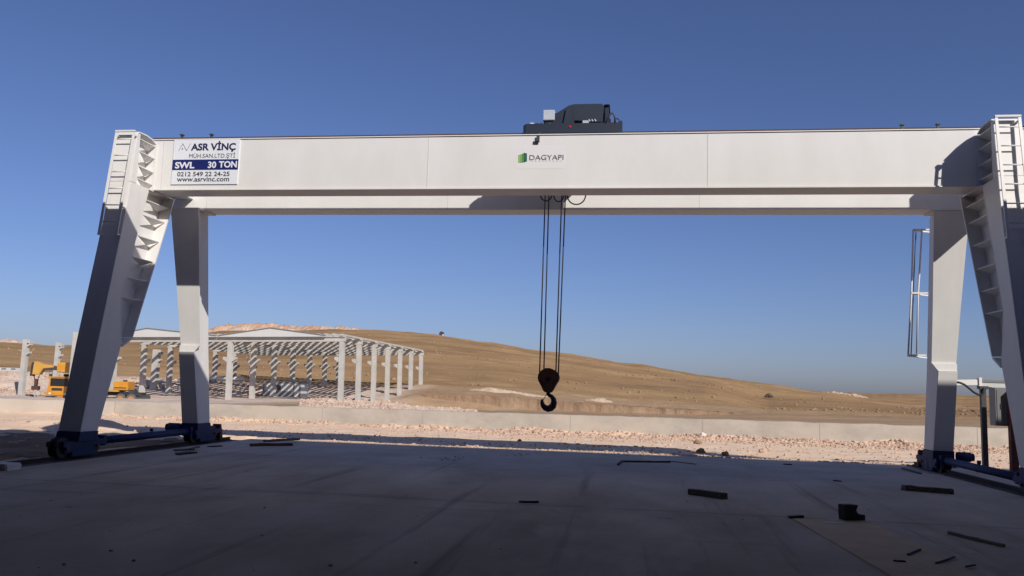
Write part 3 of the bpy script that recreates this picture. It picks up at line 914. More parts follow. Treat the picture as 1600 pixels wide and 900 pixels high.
# ------------------------------------------------------------------ hook block on its ropes
hb = thing('hook_block', 'brown hook block with a large black hook hanging on four steel ropes', 'crane hook', (-1.66, 1.2, 1.05))
for (xt, xb, yy) in ((-1.815, -1.845, 1.12), (-1.755, -1.775, 1.28), (-1.475, -1.525, 1.28), (-1.375, -1.46, 1.12)):
    zb_ = 1.80 if yy < 1.2 else 1.86
    MB().tube([(xt, yy, 6.75), (xb, yy, zb_)], 0.0135, 8).build('wire_rope', M['rope'], hb)
b = MB()
prof = [(-1.885, 1.70), (-1.875, 1.80), (-1.82, 1.88), (-1.73, 1.935), (-1.64, 1.94), (-1.52, 1.89), (-1.445, 1.81), (-1.435, 1.71), (-1.50, 1.60), (-1.575, 1.46), (-1.63, 1.425), (-1.71, 1.43), (-1.76, 1.47), (-1.81, 1.57)]
b.prism(prof, 1, 1.09, 1.31)
body = b.build('block_body', M['block'], hb, bevel=0.02)
q = MB(); q.prism([(p[0] * 0.62 + -1.66 * 0.38, p[1] * 0.62 + 1.70 * 0.38) for p in prof], 1, 1.065, 1.088); q.build('side_plate', M['block'], body, local=True)
q = MB(); q.tube([(-1.66, 1.05, 1.71), (-1.66, 1.35, 1.71)], 0.05, 14); q.build('axle', M['hook'], body, local=True)
# forged hook
hk = []
for deg, rr, rad in ((80, 0.145, 0.032), (60, 0.142, 0.042), (30, 0.135, 0.055), (0, 0.128, 0.066), (-30, 0.125, 0.072), (-60, 0.122, 0.074), (-90, 0.120, 0.07), (-120, 0.120, 0.062), (-150, 0.125, 0.052), (-175, 0.130, 0.042), (-195, 0.135, 0.032), (-207, 0.14, 0.014)):
    a = R(deg); hk.append((Vector((-1.665 + rr * math.cos(a) * 0.95, 1.2, 1.235 + rr * math.sin(a) * 1.05)), rad))
pts = [Vector((-1.665, 1.2, 1.45)), Vector((-1.665, 1.2, 1.415)), Vector((-1.645, 1.2, 1.385))] + [p for p, _ in hk[1:]]
rads = [0.042, 0.042, 0.04] + [r for _, r in hk[1:]]
q = MB(); q.tube(pts, rads, 14); q.build('hook', M['hook'], hb)
q = MB(); q.bar((-1.70, 1.2, 1.40), (-1.775, 1.2, 1.27), 0.03, 0.012); q.build('safety_latch', M['hook'], hb)

# ------------------------------------------------------------------ signs
SX0, SX1, SZ0, SZ1 = -9.625, -8.150, 5.552, 6.515
sg = thing('company_sign', 'white company sign with lifting capacity and phone number on left end of front girder', 'sign', ((SX0 + SX1) / 2, 0, SZ0))
b = MB(); b.box((SX0, -0.022, SZ0), (SX1, -0.002, SZ1)); b.build('sign_panel', M['signw'], sg)
def S(u, v):   # zoom coordinates -> sign plane
    return SX0 + (u - 180) / (990 - 180) * (SX1 - SX0), SZ1 - (v - 168) / (700 - 168) * (SZ1 - SZ0)
def sign_text(body, u0, u1, v0, v1, m_, y=-0.026, bold=0.0):
    x0, zt = S(u0, v0); x1, zb = S(u1, v1)
    V, F = text_mesh(body, x0, x1, zb, zt, y, bold)
    MB().add(V, F).build('lettering', m_, sg)
xa, za = S(181, 406); xb_, zb_ = S(988, 530)
MB().box((xa, -0.0245, zb_), (xb_, -0.0222, za)).build('blue_band', M['navy'], sg)
sign_text('ASR VİNÇ', 395, 945, 186, 318, M['ink'], bold=0.034)
sign_text('MÜH.SAN.LTD.ŞTİ', 380, 945, 322, 400, M['ink2'], bold=0.0)
sign_text('SWL', 215, 455, 434, 512, M['signw'], y=-0.028, bold=0.034)
sign_text('30', 620, 722, 432, 510, M['signw'], y=-0.028, bold=0.03)
sign_text('TON', 754, 974, 428, 506, M['signw'], y=-0.028, bold=0.034)
sign_text('0212 549 22 24-25', 250, 892, 552, 606, M['ink2'], bold=0.016)
sign_text('www.asrvinc.com', 250, 892, 614, 668, M['ink2'], bold=0.016)
lg = MB()
P = [S(243, 302), S(291, 212), S(343, 300), S(386, 212)]
for a_, c_ in zip(P[:-1], P[1:]): lg.bar((a_[0], -0.0255, a_[1]), (c_[0], -0.0255, c_[1]), 0.004, 0.009, up=(0, 0.3, 1))
dx, dz = S(290, 276); lg.tube([(dx, -0.023, dz), (dx, -0.027, dz)], 0.014, 10)
lg.build('emblem', M['greyink'], sg)

lsn = thing('logo_sticker', 'pale sticker with green block emblem and grey lettering at the middle of front girder', 'sign', (-1.8, 0, 5.83))
MB().box((-2.30, -0.002, 5.835), (-1.31, -0.0005, 6.30)).build('sticker_panel', M['stickerw'], lsn)
def T(u, v):   # zoom7: 780..920 over 1600 px
    return at(780 + u * 140 / 1600, 220 + v * 140 / 1600, 1, 0.0)
for i, (u0, u1, vt0, vt1, vb0, vb1) in enumerate(((346, 372, 252, 246, 385, 387), (376, 408, 244, 238, 386, 386), (414, 440, 232, 222, 386, 384), (446, 497, 216, 226, 384, 366))):
    pa, pb, pc, pd = T(u0, vb0), T(u1, vb1), T(u1, vt1), T(u0, vt0)
    q = MB(); q.prism([(pa[0], pa[2]), (pb[0], pb[2]), (pc[0], pc[2]), (pd[0], pd[2])], 1, -0.0095, -0.0065)
    q.build('emblem_bar', M['green%d' % i], lsn)
pa, pb = T(540, 345), T(1150, 250)
V, F = text_mesh('DAGYAPI', pa[0], pb[0], pa[2], pb[2], -0.009)
MB().add(V, F).build('lettering', M['greyink'], lsn)
q = MB()
for u in np.linspace(590, 1095, 9):
    p = T(u, 362); q.box((p[0] - 0.010, -0.006, p[2] - 0.006), (p[0] + 0.010, -0.004, p[2] + 0.006))
q.build('small_lettering', M['ltink'], lsn)

# ------------------------------------------------------------------ power feed beside the right rail
pl = thing('cable_pole', 'thin dark steel pole with cross bracket and drooping black cable beside the right rail', 'pole', (7.9, 4.3, 0))
PY = 4.3
top = at(1535.5, 604, 1, PY); bot = at(1540, 735, 1, PY)
b = MB(); b.box((bot[0] - 0.055, PY - 0.05, 0.0), (bot[0] + 0.055, PY + 0.05, top[2])); b.box((bot[0] - 0.13, PY - 0.12, 0.0), (bot[0] + 0.13, PY + 0.12, 0.02))
b.build('pole', M['greysteel'], pl, bevel=0.005)
b = MB(); c1, c2 = at(1527, 604, 1, PY), at(1549, 606, 1, PY); b.bar(c1, c2, 0.06, 0.03); b.box((top[0] - 0.09, PY - 0.08, top[2] - 0.06), (top[0] + 0.09, PY + 0.08, top[2] + 0.01))
b.build('bracket', M['greysteel'], pl)
b = MB(); b.tube([at(x, y, 1, PY - 0.1) for x, y in ((1494, 597), (1500, 598), (1507, 601), (1514, 606.5), (1521, 612.5), (1528, 616.5), (1533, 617.5), (1536.5, 614), (1538, 606))], 0.024, 8)
b.build('cable', M['black'], pl)
fb = thing('conductor_bar', 'white and grey horizontal power bar carried beside the right rail, above the dark pole', 'power bar', (8.2, 4.4, 1.9))
p0, p1 = at(1480, 598, 1, 4.45), at(1530, 597.5, 1, 4.45)
b = MB(); b.bar(p0, p1, 0.1, 0.13); b.build('white_bar', M['white'], fb, bevel=0.006)
b = MB(); b.obox((p1[0], 4.45, p1[2]), ((1, 0, 0), (0, 1, 0), (0, 0, 1)), 0.03, 0.08, 0.11); b.build('end_plate', M['white'], fb)
p2, p3 = at(1532, 595.5, 1, 4.6), at(1640, 598.5, 1, 4.6)
b = MB(); b.bar(p2, p3, 0.12, 0.055); b.build('bar_cover', M['cabinet'], fb)
b = MB(); b.bar(Vector(p2) - Vector((0, 0, 0.085)), Vector(p3) - Vector((0, 0, 0.085)), 0.09, 0.11); b.build('bar_housing', M['panel'], fb)
ec = thing('electrical_cabinet', 'flat grey electrical cabinet mounted on a dark red post at the right edge', 'cabinet', (8.2, 3.3, 0))
c0, c1 = at(1552, 604, 1, 3.5), at(1612, 667, 1, 3.5)
b = MB(); b.box((c0[0], 3.45, c1[2]), (c1[0], 3.75, c0[2] - 0.02)); b.build('cabinet_body', M['cabinet'], ec, bevel=0.01)
b = MB(); b.box((c0[0] + 0.04, 3.438, c1[2] + 0.04), (c1[0] - 0.04, 3.448, c0[2] - 0.06)); b.build('door', M['cabinet'], ec)
b = MB(); b.box((c0[0] + 0.1, 3.425, (c0[2] + c1[2]) / 2 - 0.06), (c0[0] + 0.13, 3.437, (c0[2] + c1[2]) / 2 + 0.06)); b.build('handle', M['black'], ec)
rp = at(1588.5, 742, 2, 0.0)
b = MB(); b.box((rp[0] - 0.07, 3.3, 0), (rp[0] + 0.07, 3.43, 1.75)); b.box((rp[0] - 0.14, 3.22, 0), (rp[0] + 0.14, 3.5, 0.02)); b.build('post', M['redoxide'], ec)
# small rusty pegs beside the right rail
for (px, py, lab) in ((1491, 731, 'short rusty peg standing beside the right rail near the rear bogie'), (1530, 738, 'short rusty peg standing beside the right rail near the dark pole')):
    p = at(px, py, 2, 0.0)
    b = MB(); b.box((p[0] - 0.025, p[1] - 0.025, 0), (p[0] + 0.025, p[1] + 0.025, 0.19)); b.box((p[0] - 0.05, p[1] - 0.05, 0), (p[0] + 0.05, p[1] + 0.05, 0.012))
    tag(b.build('steel_peg', M['rust'], bevel=0.004), lab, 'peg', 'pegs beside the right rail')

# ------------------------------------------------------------------ precast hall
HX, HY, HZ = -29.65, 68.0, -0.33
BAY, ROW, H = 12.3, 5.6, 6.15
hall = thing('precast_hall', 'open precast concrete hall frame with rows of pale columns and a striped-shadow roof of beams', 'building', (HX, HY, HZ))
hall.rotation_euler = (0, R(-1.3), 0)
for j in range(3):
    for i in range(7):
        x, y = -BAY * j - (1.0 if j == 2 else 0), ROW * i
        b = MB()
        b.box((x - 0.26, y - 0.26, -0.6), (x + 0.26, y + 0.26, H))
        co = b.build('column', M['precast'], hall, bevel=0.03, local=True)
        s_ = -1 if j == 0 else 1
        for sd in ([s_] if j in (0, 2) else (-1, 1)):
            q = MB(); q.prism([(x + sd * 0.25, 4.0), (x + sd * 0.72, 4.3), (x + sd * 0.72, 4.55), (x + sd * 0.25, 4.55)], 1, y - 0.22, y + 0.22)
            q.build('corbel', M['precast'], co, local=True)
for i in range(7):      # one beam across each row
    y = ROW * i
    b = MB(); b.prism([(y - 0.25, H), (y + 0.25, H), (y + 0.25, H + 0.14), (y + 0.09, H + 0.2), (y + 0.09, H + 0.42), (y + 0.25, H + 0.48), (y + 0.25, H + 0.6), (y - 0.25, H + 0.6), (y - 0.25, H + 0.48), (y - 0.09, H + 0.42), (y - 0.09, H + 0.2), (y - 0.25, H + 0.14)], 0, -BAY * 2 - 1.35, 0.35)
    b.build('roof_beam', M['precast'], hall, local=True)
for j in range(3):
    b = MB(); xj = -BAY * j - (1.0 if j == 2 else 0); b.box((xj - 0.2, -0.35, H + 0.605), (xj + 0.2, ROW * 6 + 0.35, H + 0.80)); b.build('eaves_beam', M['precast'], hall, local=True)
n = 0
x = -0.9
while x > -BAY * 2 + 0.5:   # purlins along the roof: they cast the stripes
    if abs(x + BAY) > 0.4:
        b = MB(); b.box((x - 0.14, -0.3, H + 0.605), (x + 0.14, ROW * 6 + 0.3, H + 0.86)); b.build('purlin', M['precast'], hall, local=True)
    x -= 0.85
def hp(px):   # pixel column -> local x on the front plane of the hall
    return at(px, 528, 1, HY - 0.45)[0] - HX
for (xa, xp, xb) in ((344, 425, 511), (168, 232, 341)):
    a_, p_, c_ = hp(xa), hp(xp), hp(xb)
    b = MB(); b.prism([(a_, H + 0.5), (c_, H + 0.5), (c_, H + 0.62), (p_, H + 1.42), (a_, H + 0.62)], 1, -0.55, -0.37)
    gp = b.build('gable_panel', M['panel'], hall, local=True)
    b = MB()
    for (u0, z0_, u1, z1_) in ((a_, H + 0.66, p_, H + 1.46), (p_, H + 1.46, c_, H + 0.66)):
        b.bar((u0, -0.5, z0_), (u1, -0.5, z1_), 0.3, 0.07)
    b.build('roof_trim', M['trim'], gp, local=True)
# horizontal pipe on brackets between the left columns
pp = [at(x, y, 1, HY + 8) for x, y in ((326, 584.5), (382, 587.5))]
b = MB(); b.tube([Vector(p) - Vector((HX, HY, HZ)) for p in pp], 0.2, 10); b.build('pipe', M['ltgrey'], hall, local=True)

# stand-alone columns to the left
def lone_column(px, ybot, ytop, w, d, label):
    p0 = at(px, ybot, 1, d); p1 = at(px, ytop, 1, d)
    hgt = p1[2] - p0[2]
    root = thing('concrete_column', label, 'column', (p0[0], d, p0[2]), 'free standing concrete columns')
    MB().box((-w / 2, -w / 2, -0.6), (w / 2, w / 2, hgt)).build('shaft', M['precast'], root, bevel=0.03, local=True)
    for zz in (hgt * 0.97, hgt * 0.78, hgt * 0.93):
        MB().prism([(w / 2 - 0.01, zz - 0.42), (w / 2 + 0.36, zz - 0.2), (w / 2 + 0.36, zz), (w / 2 - 0.01, zz)], 1, -0.22, 0.22).build('corbel', M['precast'], root, local=True)
    return root
lone_column(33, 617, 530, 0.52, 66, 'leftmost free standing concrete column with small corbels at the left edge')
lone_column(84, 618, 535, 0.48, 74, 'slim free standing concrete column rising behind the yellow crane boom')
lone_column(112, 622, 519, 0.62, 60, 'tallest free standing concrete column, just left of the front left crane leg')
lone_column(240, 612, 546, 0.72, 80, 'broad pale concrete column standing between the left gantry legs')

# site cabin behind the hall
c0, c1 = at(411, 619.5, 1, 83), at(469, 600, 1, 83)
cbn = thing('site_cabin', 'small white site cabin with dark frame and windows behind the hall columns', 'cabin', (c0[0], 83, c0[2]))
Lc, Hc = c1[0] - c0[0], c1[2] - c0[2] + 0.1
MB().box((0, 0, -0.4), (Lc, 2.6, Hc)).build('wall', M['panel'], cbn, local=True)
b = MB()
for x in (0, Lc * 0.84, Lc): b.box((x - 0.09, -0.05, -0.3), (x + 0.09, 0.05, Hc))
b.box((-0.1, -0.06, Hc - 0.05), (Lc + 0.1, 2.7, Hc + 0.12)); b.box((-0.1, -0.05, -0.1), (Lc + 0.1, 0.05, 0.08)); b.box((0.1, -0.03, 0.1), (Lc * 0.82, -0.005, Hc * 0.42))
b.build('frame', M['trim'], cbn, local=True)
for x in (0.25, 0.42):
    f_ = MB().box((Lc * x - 0.3, -0.05, Hc * 0.45), (Lc * x + 0.3, -0.004, Hc * 0.85)).build('window', M['trim'], cbn, local=True)
    MB().box((Lc * x - 0.23, -0.06, Hc * 0.5), (Lc * x + 0.23, -0.045, Hc * 0.8)).build('pane', M['glass'], f_, local=True)

# white boundary wall and pale boxes far left
p0, p1 = at(-60, 580, 1, 79), at(27, 578, 1, 79)
b = MB(); b.box((p0[0], 78.8, p1[2] - 1.5), (p1[0], 80.2, p1[2] + 0.25)); 
wb = thing('white_site_wall', 'low white site wall at the far left behind the rubble', 'wall', (p1[0], 79, p1[2] - 1.5))
b.build('wall_body', M['panel'], wb)
for k in range(9): MB().box((p0[0] + 0.5 + k * 1.3, 78.75, p1[2] + 0.02), (p0[0] + 1.1 + k * 1.3, 78.79, p1[2] + 0.2)).build('opening', M['trim'], wb)

# ------------------------------------------------------------------ crane truck
TY = 62.0
def tp(px, py, y=TY): return at(px, py, 1, y)
t0 = tp(72, 627); t1 = tp(204, 625.5)
ct = thing('crane_truck', 'yellow truck mounted crane parked beyond the wall, half hidden by front left leg', 'crane truck', (t0[0], TY, t0[2]))
ct.rotation_euler = (0, 0, R(14))
LT = (t1[0] - t0[0]) * 1.0           # truck length along local x (cab at x=0)
MB().box((0.9, 0.55, 0.75), (LT - 0.1, 1.95, 1.12)).build('chassis', M['black'], ct, bevel=0.03, local=True)
cabm = MB()
cabm.prism([(0.0, 0.62), (0.0, 1.25), (0.12, 2.45), (2.1, 2.45), (2.1, 0.62)], 1, 0.0, 2.5)
cabo = cabm.build('cab', M['yellow'], ct, bevel=0.06, local=True)
# windscreen on the front face and a long dark side window facing the camera
MB().box((0.25, -0.02, 1.55), (1.95, 0.03, 2.34)).build('side_window', M['glass'], cabo, local=True)
MB().prism([(-0.01, 1.54), (0.10, 2.34), (0.13, 2.34), (0.03, 1.54)], 1, 0.2, 2.3).build('windscreen', M['glass'], cabo, local=True)
MB().box((0.42, -0.025, 1.1), (1.45, 0.02, 1.36)).build('grille', M['black'], cabo, local=True)
MB().box((-0.12, -0.06, 0.62), (2.1, 2.5, 0.95)).build('bumper', M['yellow'], ct, bevel=0.04, local=True)
MB().box((-0.1, -0.02, 2.455), (2.15, 2.5, 2.53)).build('cab_roof', M['ochre'], ct, bevel=0.02, local=True)
for wx in (1.3, 2.7, LT - 2.05, LT - 1.0):
    for side, wy in ((0, 0.0), (1, 2.25)):
        w = MB(); w.tube([(wx, wy, 0.48), (wx, wy + 0.32, 0.48)], 0.48, 24)
        wo = w.build('wheel', M['tyre'], ct, local=True)
        q = MB(); yy = -0.02 if side == 0 else 2.55
        q.tube([(wx, yy, 0.48), (wx, yy + 0.05, 0.48)], 0.27, 18); q.tube([(wx, yy - 0.05, 0.48), (wx, yy, 0.48)], 0.1, 12)
        q.build('rim', M['hub'], wo, local=True)
MB().box((2.3, 0.1, 1.14), (LT - 2.3, 2.4, 1.30)).build('deck', M['ochre'], ct, bevel=0.02, local=True)
MB().box((LT - 2.9, 0.2, 1.32), (LT - 1.45, 2.3, 2.2)).build('engine_cover', M['yellow'], ct, bevel=0.05, local=True)
MB().box((LT - 2.2, 0.9, 2.2), (LT - 1.9, 1.3, 2.36)).build('exhaust', M['black'], ct, local=True)
MB().prism([(LT - 1.45, 1.3), (LT - 0.9, 1.0), (LT + 0.3, 0.8), (LT + 0.3, 0.65), (LT - 1.45, 1.0)], 1, 0.5, 2.0).build('rear_frame', M['greysteel'], ct, local=True)
b = MB(); b.bar((LT - 0.5, 0.0, 0.62), (LT + 0.9, 0.0, 0.62), 0.2, 0.2); b.box((LT + 0.55, -0.12, 0.1), (LT + 0.75, 0.12, 0.95)); b.box((LT + 0.4, -0.28, 0.0), (LT + 0.92, 0.28, 0.08))
b.build('outrigger', M['greysteel'], ct, local=True)
b = MB(); b.tube([(3.2, 1.25, 1.3), (3.2, 1.25, 2.5)], 0.8, 24); b.build('turntable', M['greysteel'], ct, local=True)
b = MB(); b.box((0.6, 0.3, 2.95), (4.4, 2.2, 3.95)); up = b.build('upper_cab', M['ochre'], ct, bevel=0.06, local=True)
MB().box((3.1, 0.27, 3.2), (4.1, 0.33, 3.7)).build('side_window', M['glass'], up, local=True)
b = MB(); b.box((1.2, 0.6, 2.4), (1.35, 1.9, 2.8)); b.box((2.2, 0.6, 2.4), (2.35, 1.9, 2.8)); b.box((3.0, 0.6, 2.3), (3.15, 1.9, 2.8)); b.build('support', M['black'], ct, local=True)
for hx in (0.3, 1.75): MB().tube([(hx, -0.085, 0.8), (hx, -0.05, 0.8)], 0.12, 14).build('headlight', M['panel'], ct, local=True)
MB().bar((2.06, -0.02, 1.5), (2.06, -0.02, 2.4), 0.05, 0.05).build('mirror', M['black'], ct, local=True)
MB().box((0.62, 0.285, 3.25), (1.5, 0.31, 3.75)).build('panel', M['yellow'], up, local=True)
MB().box((LT - 2.8, 0.18, 1.5), (LT - 1.6, 0.21, 1.6)).build('vent', M['black'], ct, local=True)
bo = MB(); bo.bar((2.2, 1.1, 3.4), (-1.3, 1.1, 3.34), 0.5, 0.42); bo.build('boom', M['greysteel'], ct, bevel=0.02, local=True)
bo = MB(); bo.prism([(-1.95, 2.65), (-1.85, 3.95), (-1.55, 4.0), (-1.0, 3.75), (0.1, 3.62), (0.1, 3.42), (-0.9, 3.3), (-1.25, 2.67)], 1, 0.75, 1.45); bo.build('boom_head', M['ochre'], ct, bevel=0.03, local=True)
bo = MB(); bo.prism([(-2.12, 2.5), (-2.05, 3.85), (-1.88, 3.92), (-1.93, 2.5)], 1, 0.7, 1.5); bo.build('sheave_plate', M['black'], ct, local=True)
bo = MB()
for a_, c_ in (((-1.90, 1.1, 2.6), (-1.70, 1.1, 1.9)), ((-1.35, 1.1, 2.6), (-1.55, 1.1, 1.9))): bo.tube([a_, c_], 0.05, 6)
bo.box((-1.95, 0.85, 1.1), (-1.25, 1.35, 1.5)); bo.box((-1.75, 0.95, 1.5), (-1.45, 1.25, 2.2)); bo.build('boom_hook', M['rust'], ct, bevel=0.03, local=True)
bo = MB()
for a_, c_ in (((-1.85, 1.1, 1.1), (-1.45, 1.1, 0.05)), ((-1.35, 1.1, 1.1), (-1.30, 1.1, 0.1))): bo.tube([a_, c_], 0.04, 6)
bo.build('sling', M['ltgrey'], ct, local=True)

# ------------------------------------------------------------------ hilltop features
p = at(690, 524.5, 1, 395)
hut = thing('stone_shelter', 'tiny dark arched shelter on the hill skyline', 'shelter', (p[0], 395, p[2]))
b = MB()
arc = [(math.cos(a) * 1.1, 1.1 + math.sin(a) * 1.0) for a in np.linspace(0, math.pi, 9)]
b.prism([(1.1, -0.8)] + arc + [(-1.1, -0.8)], 1, -0.8, 0.8); b.build('wall', M['greysteel'], hut, local=True)
MB().box((0.5, -0.9, -0.6), (1.35, -0.82, 0.7)).build('door', M['panel'], hut, local=True)

M['spoilpale'] = mat('pale_earth', (0.56, 0.44, 0.325), 0.95, (0.46, 0.34, 0.24), 0.8, 0.5, bump=0.5, bscale=3, spec=0.05, bdist=0.1)
def heap(name, label, cat, pts_px, d, depth, hpx, material, res=60, rough=0.35, kind=None, lift=True):
    """irregular mound along a polyline of pixels at world Y=d"""
    b = MB(); V, F = [], []
    xs = [at(p[0], p[1], 1, d)[0] for p in pts_px]; zs = [at(p[0], p[1], 1, d)[2] for p in pts_px]
    hs = [h_ * (d + 16) / CAM_F for h_ in hpx]
    n = res; mrow = 13
    for j in range(mrow):
        v = j / (mrow - 1) * 2 - 1
        for i in range(n):
            x = xs[0] + (xs[-1] - xs[0]) * i / (n - 1)
            base, h_ = np.interp(x, xs, zs), np.interp(x, xs, hs)
            if lift: base = max(base, terrain_z(x, d + v * depth) + 0.02)
            k = math.cos(v * math.pi / 2) ** 0.8
            nz = fbm(x * 2.2 / max(depth, .1), v * 2.3, d, 5)
            V.append((x, d + v * depth + 0.25 * depth * fbm(x, v, 3, 2), base - 0.6 + (h_ + 0.6) * k * (1 + rough * nz)))
    for j in range(mrow - 1):
        for i in range(n - 1):
            F.append((j * n + i, j * n + i + 1, (j + 1) * n + i + 1, (j + 1) * n + i))
    b.add(V, F)
    b.smooth = [True] * len(b.f)
    o = b.build(name, material)
    if kind: tag(o, kind=kind)
    else: tag(o, label, cat)
    return o
heap('spoil_heap', 'reddish quarry spoil heap along the top of the hill', 'earth heap', [(325, 519), (350, 519), (420, 518.5), (470, 518), (540, 518), (592, 517)], 392, 9, [1, 12, 13, 8, 7, 0.5], M['spoil'], 150, 0.35)
heap('spoil_heap', 'white rubble heap on the hill crest at the far left edge', 'earth heap', [(-90, 548), (-20, 547), (30, 549), (60, 549)], 300, 6, [6, 8, 6, 0.5], M['paleston'], 60, 0.5)
heap('spoil_heap', 'long pale earth heap lying on the cut bank left of the hook', 'earth heap', [(732, 617), (765, 617.5), (800, 621), (862, 628)], 97, 1.2, [0.5, 6, 4, 0.3], M['spoilpale'], 60, 0.12)
heap('spoil_heap', 'short pale earth heap lying on the cut bank right of the hook', 'earth heap', [(915, 632), (940, 632.5), (958, 634)], 97, 0.9, [0.3, 5, 0.3], M['spoilpale'], 40, 0.12)
heap('spoil_heap', 'grey rubble heap on the low saddle at the right of the hill', 'earth heap', [(1283, 614), (1305, 615), (1330, 617.5), (1352, 620)], 330, 5, [0.6, 2.2, 1.8, 0.3], M['stone'], 70, 0.7)

# cut bank: ribbed vertical face at the foot of the hill
def cut_bank():
    b = MB(); V, F = [], []
    pxs = np.linspace(655, 1180, 330)
    cols_ = 6
    for px in pxs:
        ytop = np.interp(px, [655, 660, 760, 850, 1000, 1100, 1180], [622, 616.5, 618, 625.5, 636, 641.5, 647.5])
        ybot = np.interp(px, [655, 760, 850, 1000, 1100, 1180], [642, 645, 647.5, 651, 654, 657])
        d = 87.6 + 0.5 * fbm(px * 0.02, 0, 1, 3) + 0.05 * fbm(px * 0.08, 0, 2, 3)
        pt, pb = at(px, ytop, 1, d), at(px, ybot, 1, d)
        for k in range(cols_):
            t = k / (cols_ - 1)
            y = d - 0.55 * (1 - t) ** 2 + 0.03 * fbm(px * 0.3, t * 3, 5, 4)
            V.append((pb[0] * (1 - t) + pt[0] * t, y, pb[2] * (1 - t) + pt[2] * t + (0.14 * fbm(px * 0.09, 9, 1, 4) if k == cols_ - 1 else 0)))
        V.append((pt[0], d + 6, pt[2] + 0.02))
    n = cols_ + 1
    for i in range(len(pxs) - 1):
        for k in range(n - 1):
            F.append((i * n + k, i * n + k + 1, (i + 1) * n + k + 1, (i + 1) * n + k))
    b.add(V, F)
    tag(b.build('earth_bank', M['bankearth']), kind='structure')
cut_bank()

# dry shrub on the slope
def shrub(px, py, d, r, label):
    p = at(px, py, 1, d)
    root = thing('dry_shrub', label, 'shrub', (p[0], d, p[2]))
    b = MB(); V, F = [], []
    for k in range(520):
        q = Vector(rng.normal(0, 1, 3)); q.normalize(); q *= r * (rng.random() ** 0.4)
        q.z = abs(q.z) * 0.85 - 0.25; q *= 1 + 0.35 * mnoise.noise(q * 2)
        a = Vector(rng.normal(0, 1, 3)).normalized() * 0.13; c = Vector(rng.normal(0, 1, 3)).normalized() * 0.10
        n = len(V); V += [q - a, q + c, q + a]; F.append((n, n + 1, n + 2))
    b.add(V, F); b.build('foliage', M['shrub'], root, local=True)
    b = MB(); b.tube([(0, 0, -0.3), (0.1, 0, 0.8)], [0.1, 0.05], 6); b.build('stem', M['shrub'], root, local=True)
pz = at(1201, 619, 1, 190)
shrub(1201, 619.5, 190, 1.15, 'single dark round shrub on the dry slope')

# ------------------------------------------------------------------ stones
def stone_template(sub):
    bm = bmesh.new(); bmesh.ops.create_icosphere(bm, subdivisions=sub, radius=1)
    V = np.array([v.co[:] for v in bm.verts]); F = [[v.index for v in f.verts] for f in bm.faces]
    bm.free(); return V, F
TV1, TF1 = stone_template(1); TV2, TF2 = stone_template(2)
def rock_verts(TV, seed, flat=0.7):
    V = TV.copy()
    for i, v in enumerate(V):
        w = Vector(v * 1.1 + seed)
        V[i] = v * (1 + 0.42 * mnoise.noise(w) + 0.15 * mnoise.noise(w * 2.7))
    V = np.round(V * 2.6) / 2.6 * 0.5 + V * 0.5
    V[:, 2] *= flat
    return V
variants = [rock_verts(TV1, s * 7.3) for s in range(8)]
def stones(name, spots, material):
    Vs, Fs, n = [], [], 0
    for (x, y, z, r) in spots:
        v = variants[rng.integers(8)] * r * rng.uniform(0.7, 1.3, 3)
        a = rng.uniform(0, 6.28); c, s = math.cos(a), math.sin(a)
        v = np.stack([v[:, 0] * c - v[:, 1] * s + x, v[:, 0] * s + v[:, 1] * c + y, v[:, 2] + z + r * 0.2], 1)
        Vs.append(v); Fs += [[i + n for i in f] for f in TF1]; n += len(v)
    me = bpy.data.meshes.new(name); me.from_pydata(np.concatenate(Vs).tolist(), [], Fs)
    return tag(link(name, me, material), kind='stuff')

spots = []
for k in range(4200):      # rubble along the foot of the wall, thicker to the right
    x = rng.uniform(-24, 22)
    dens = np.interp(x, [-24, -10, 0, 4, 22], [0.35, 0.5, 0.65, 1, 1])
    if rng.random() > dens: continue
    y = WALL_Y - abs(rng.normal(0.2, 0.75)) - 0.05
    r = 0.025 + 0.085 * rng.random() ** 2.6
    spots.append((x, y, dirt_z(x, y), r))
for k in range(1500):
    x, y = rng.uniform(-6, 14), rng.uniform(14.6, 17.8); r = 0.025 + 0.05 * rng.random() ** 3
    spots.append((x, y, dirt_z(x, y), r))
stones('wall_rubble', spots, M['stone'])
spots = []
for k in range(3600):      # scattered gravel on the dirt
    x, y = rng.uniform(-24, 16), rng.uniform(5.2, 17.5); r = 0.014 + 0.045 * rng.random() ** 3
    spots.append((x, y, dirt_z(x, y), r))
for k in range(2400):
    x = rng.uniform(-9, 9); y = SLAB_Y - 0.08 + abs(rng.normal(0.08, 0.35)); r = 0.012 + 0.05 * rng.random() ** 3
    if y < SLAB_Y + 0.06:
        spots.append((x, y, 0.0, min(r, 0.03))); continue
    spots.append((x, y, dirt_z(x, y), r))
for k in range(500):
    x, y = rng.uniform(-16, -9.9), rng.uniform(-4, 5); r = 0.012 + 0.04 * rng.random() ** 3
    spots.append((x, y, dirt_z(x, y), r))
stones('gravel', spots, M['stone'])
spots = []
def scatter_px(n, x0, x1, y0, y1, d0, d1, r0, r1):
    for k in range(n):
        px = rng.uniform(x0, x1); d = rng.uniform(d0, d1)
        x = CAM_O[0] + (d) * math.sin(px_az(px)); y = CAM_O[1] + d * math.cos(px_az(px))
        spots.append((x, y, terrain_z(x, y), r0 + (r1 - r0) * rng.random() ** 2.5))
scatter_px(5200, 470, 745, 0, 0, 48, 102, 0.03, 0.17)     # rubble round the right end of the hall
scatter_px(900, 500, 720, 0, 0, 80, 104, 0.06, 0.28)
scatter_px(1500, 200, 480, 0, 0, 112, 122, 0.05, 0.22)      # behind the hall
scatter_px(2400, -60, 200, 0, 0, 104, 120, 0.05, 0.24)
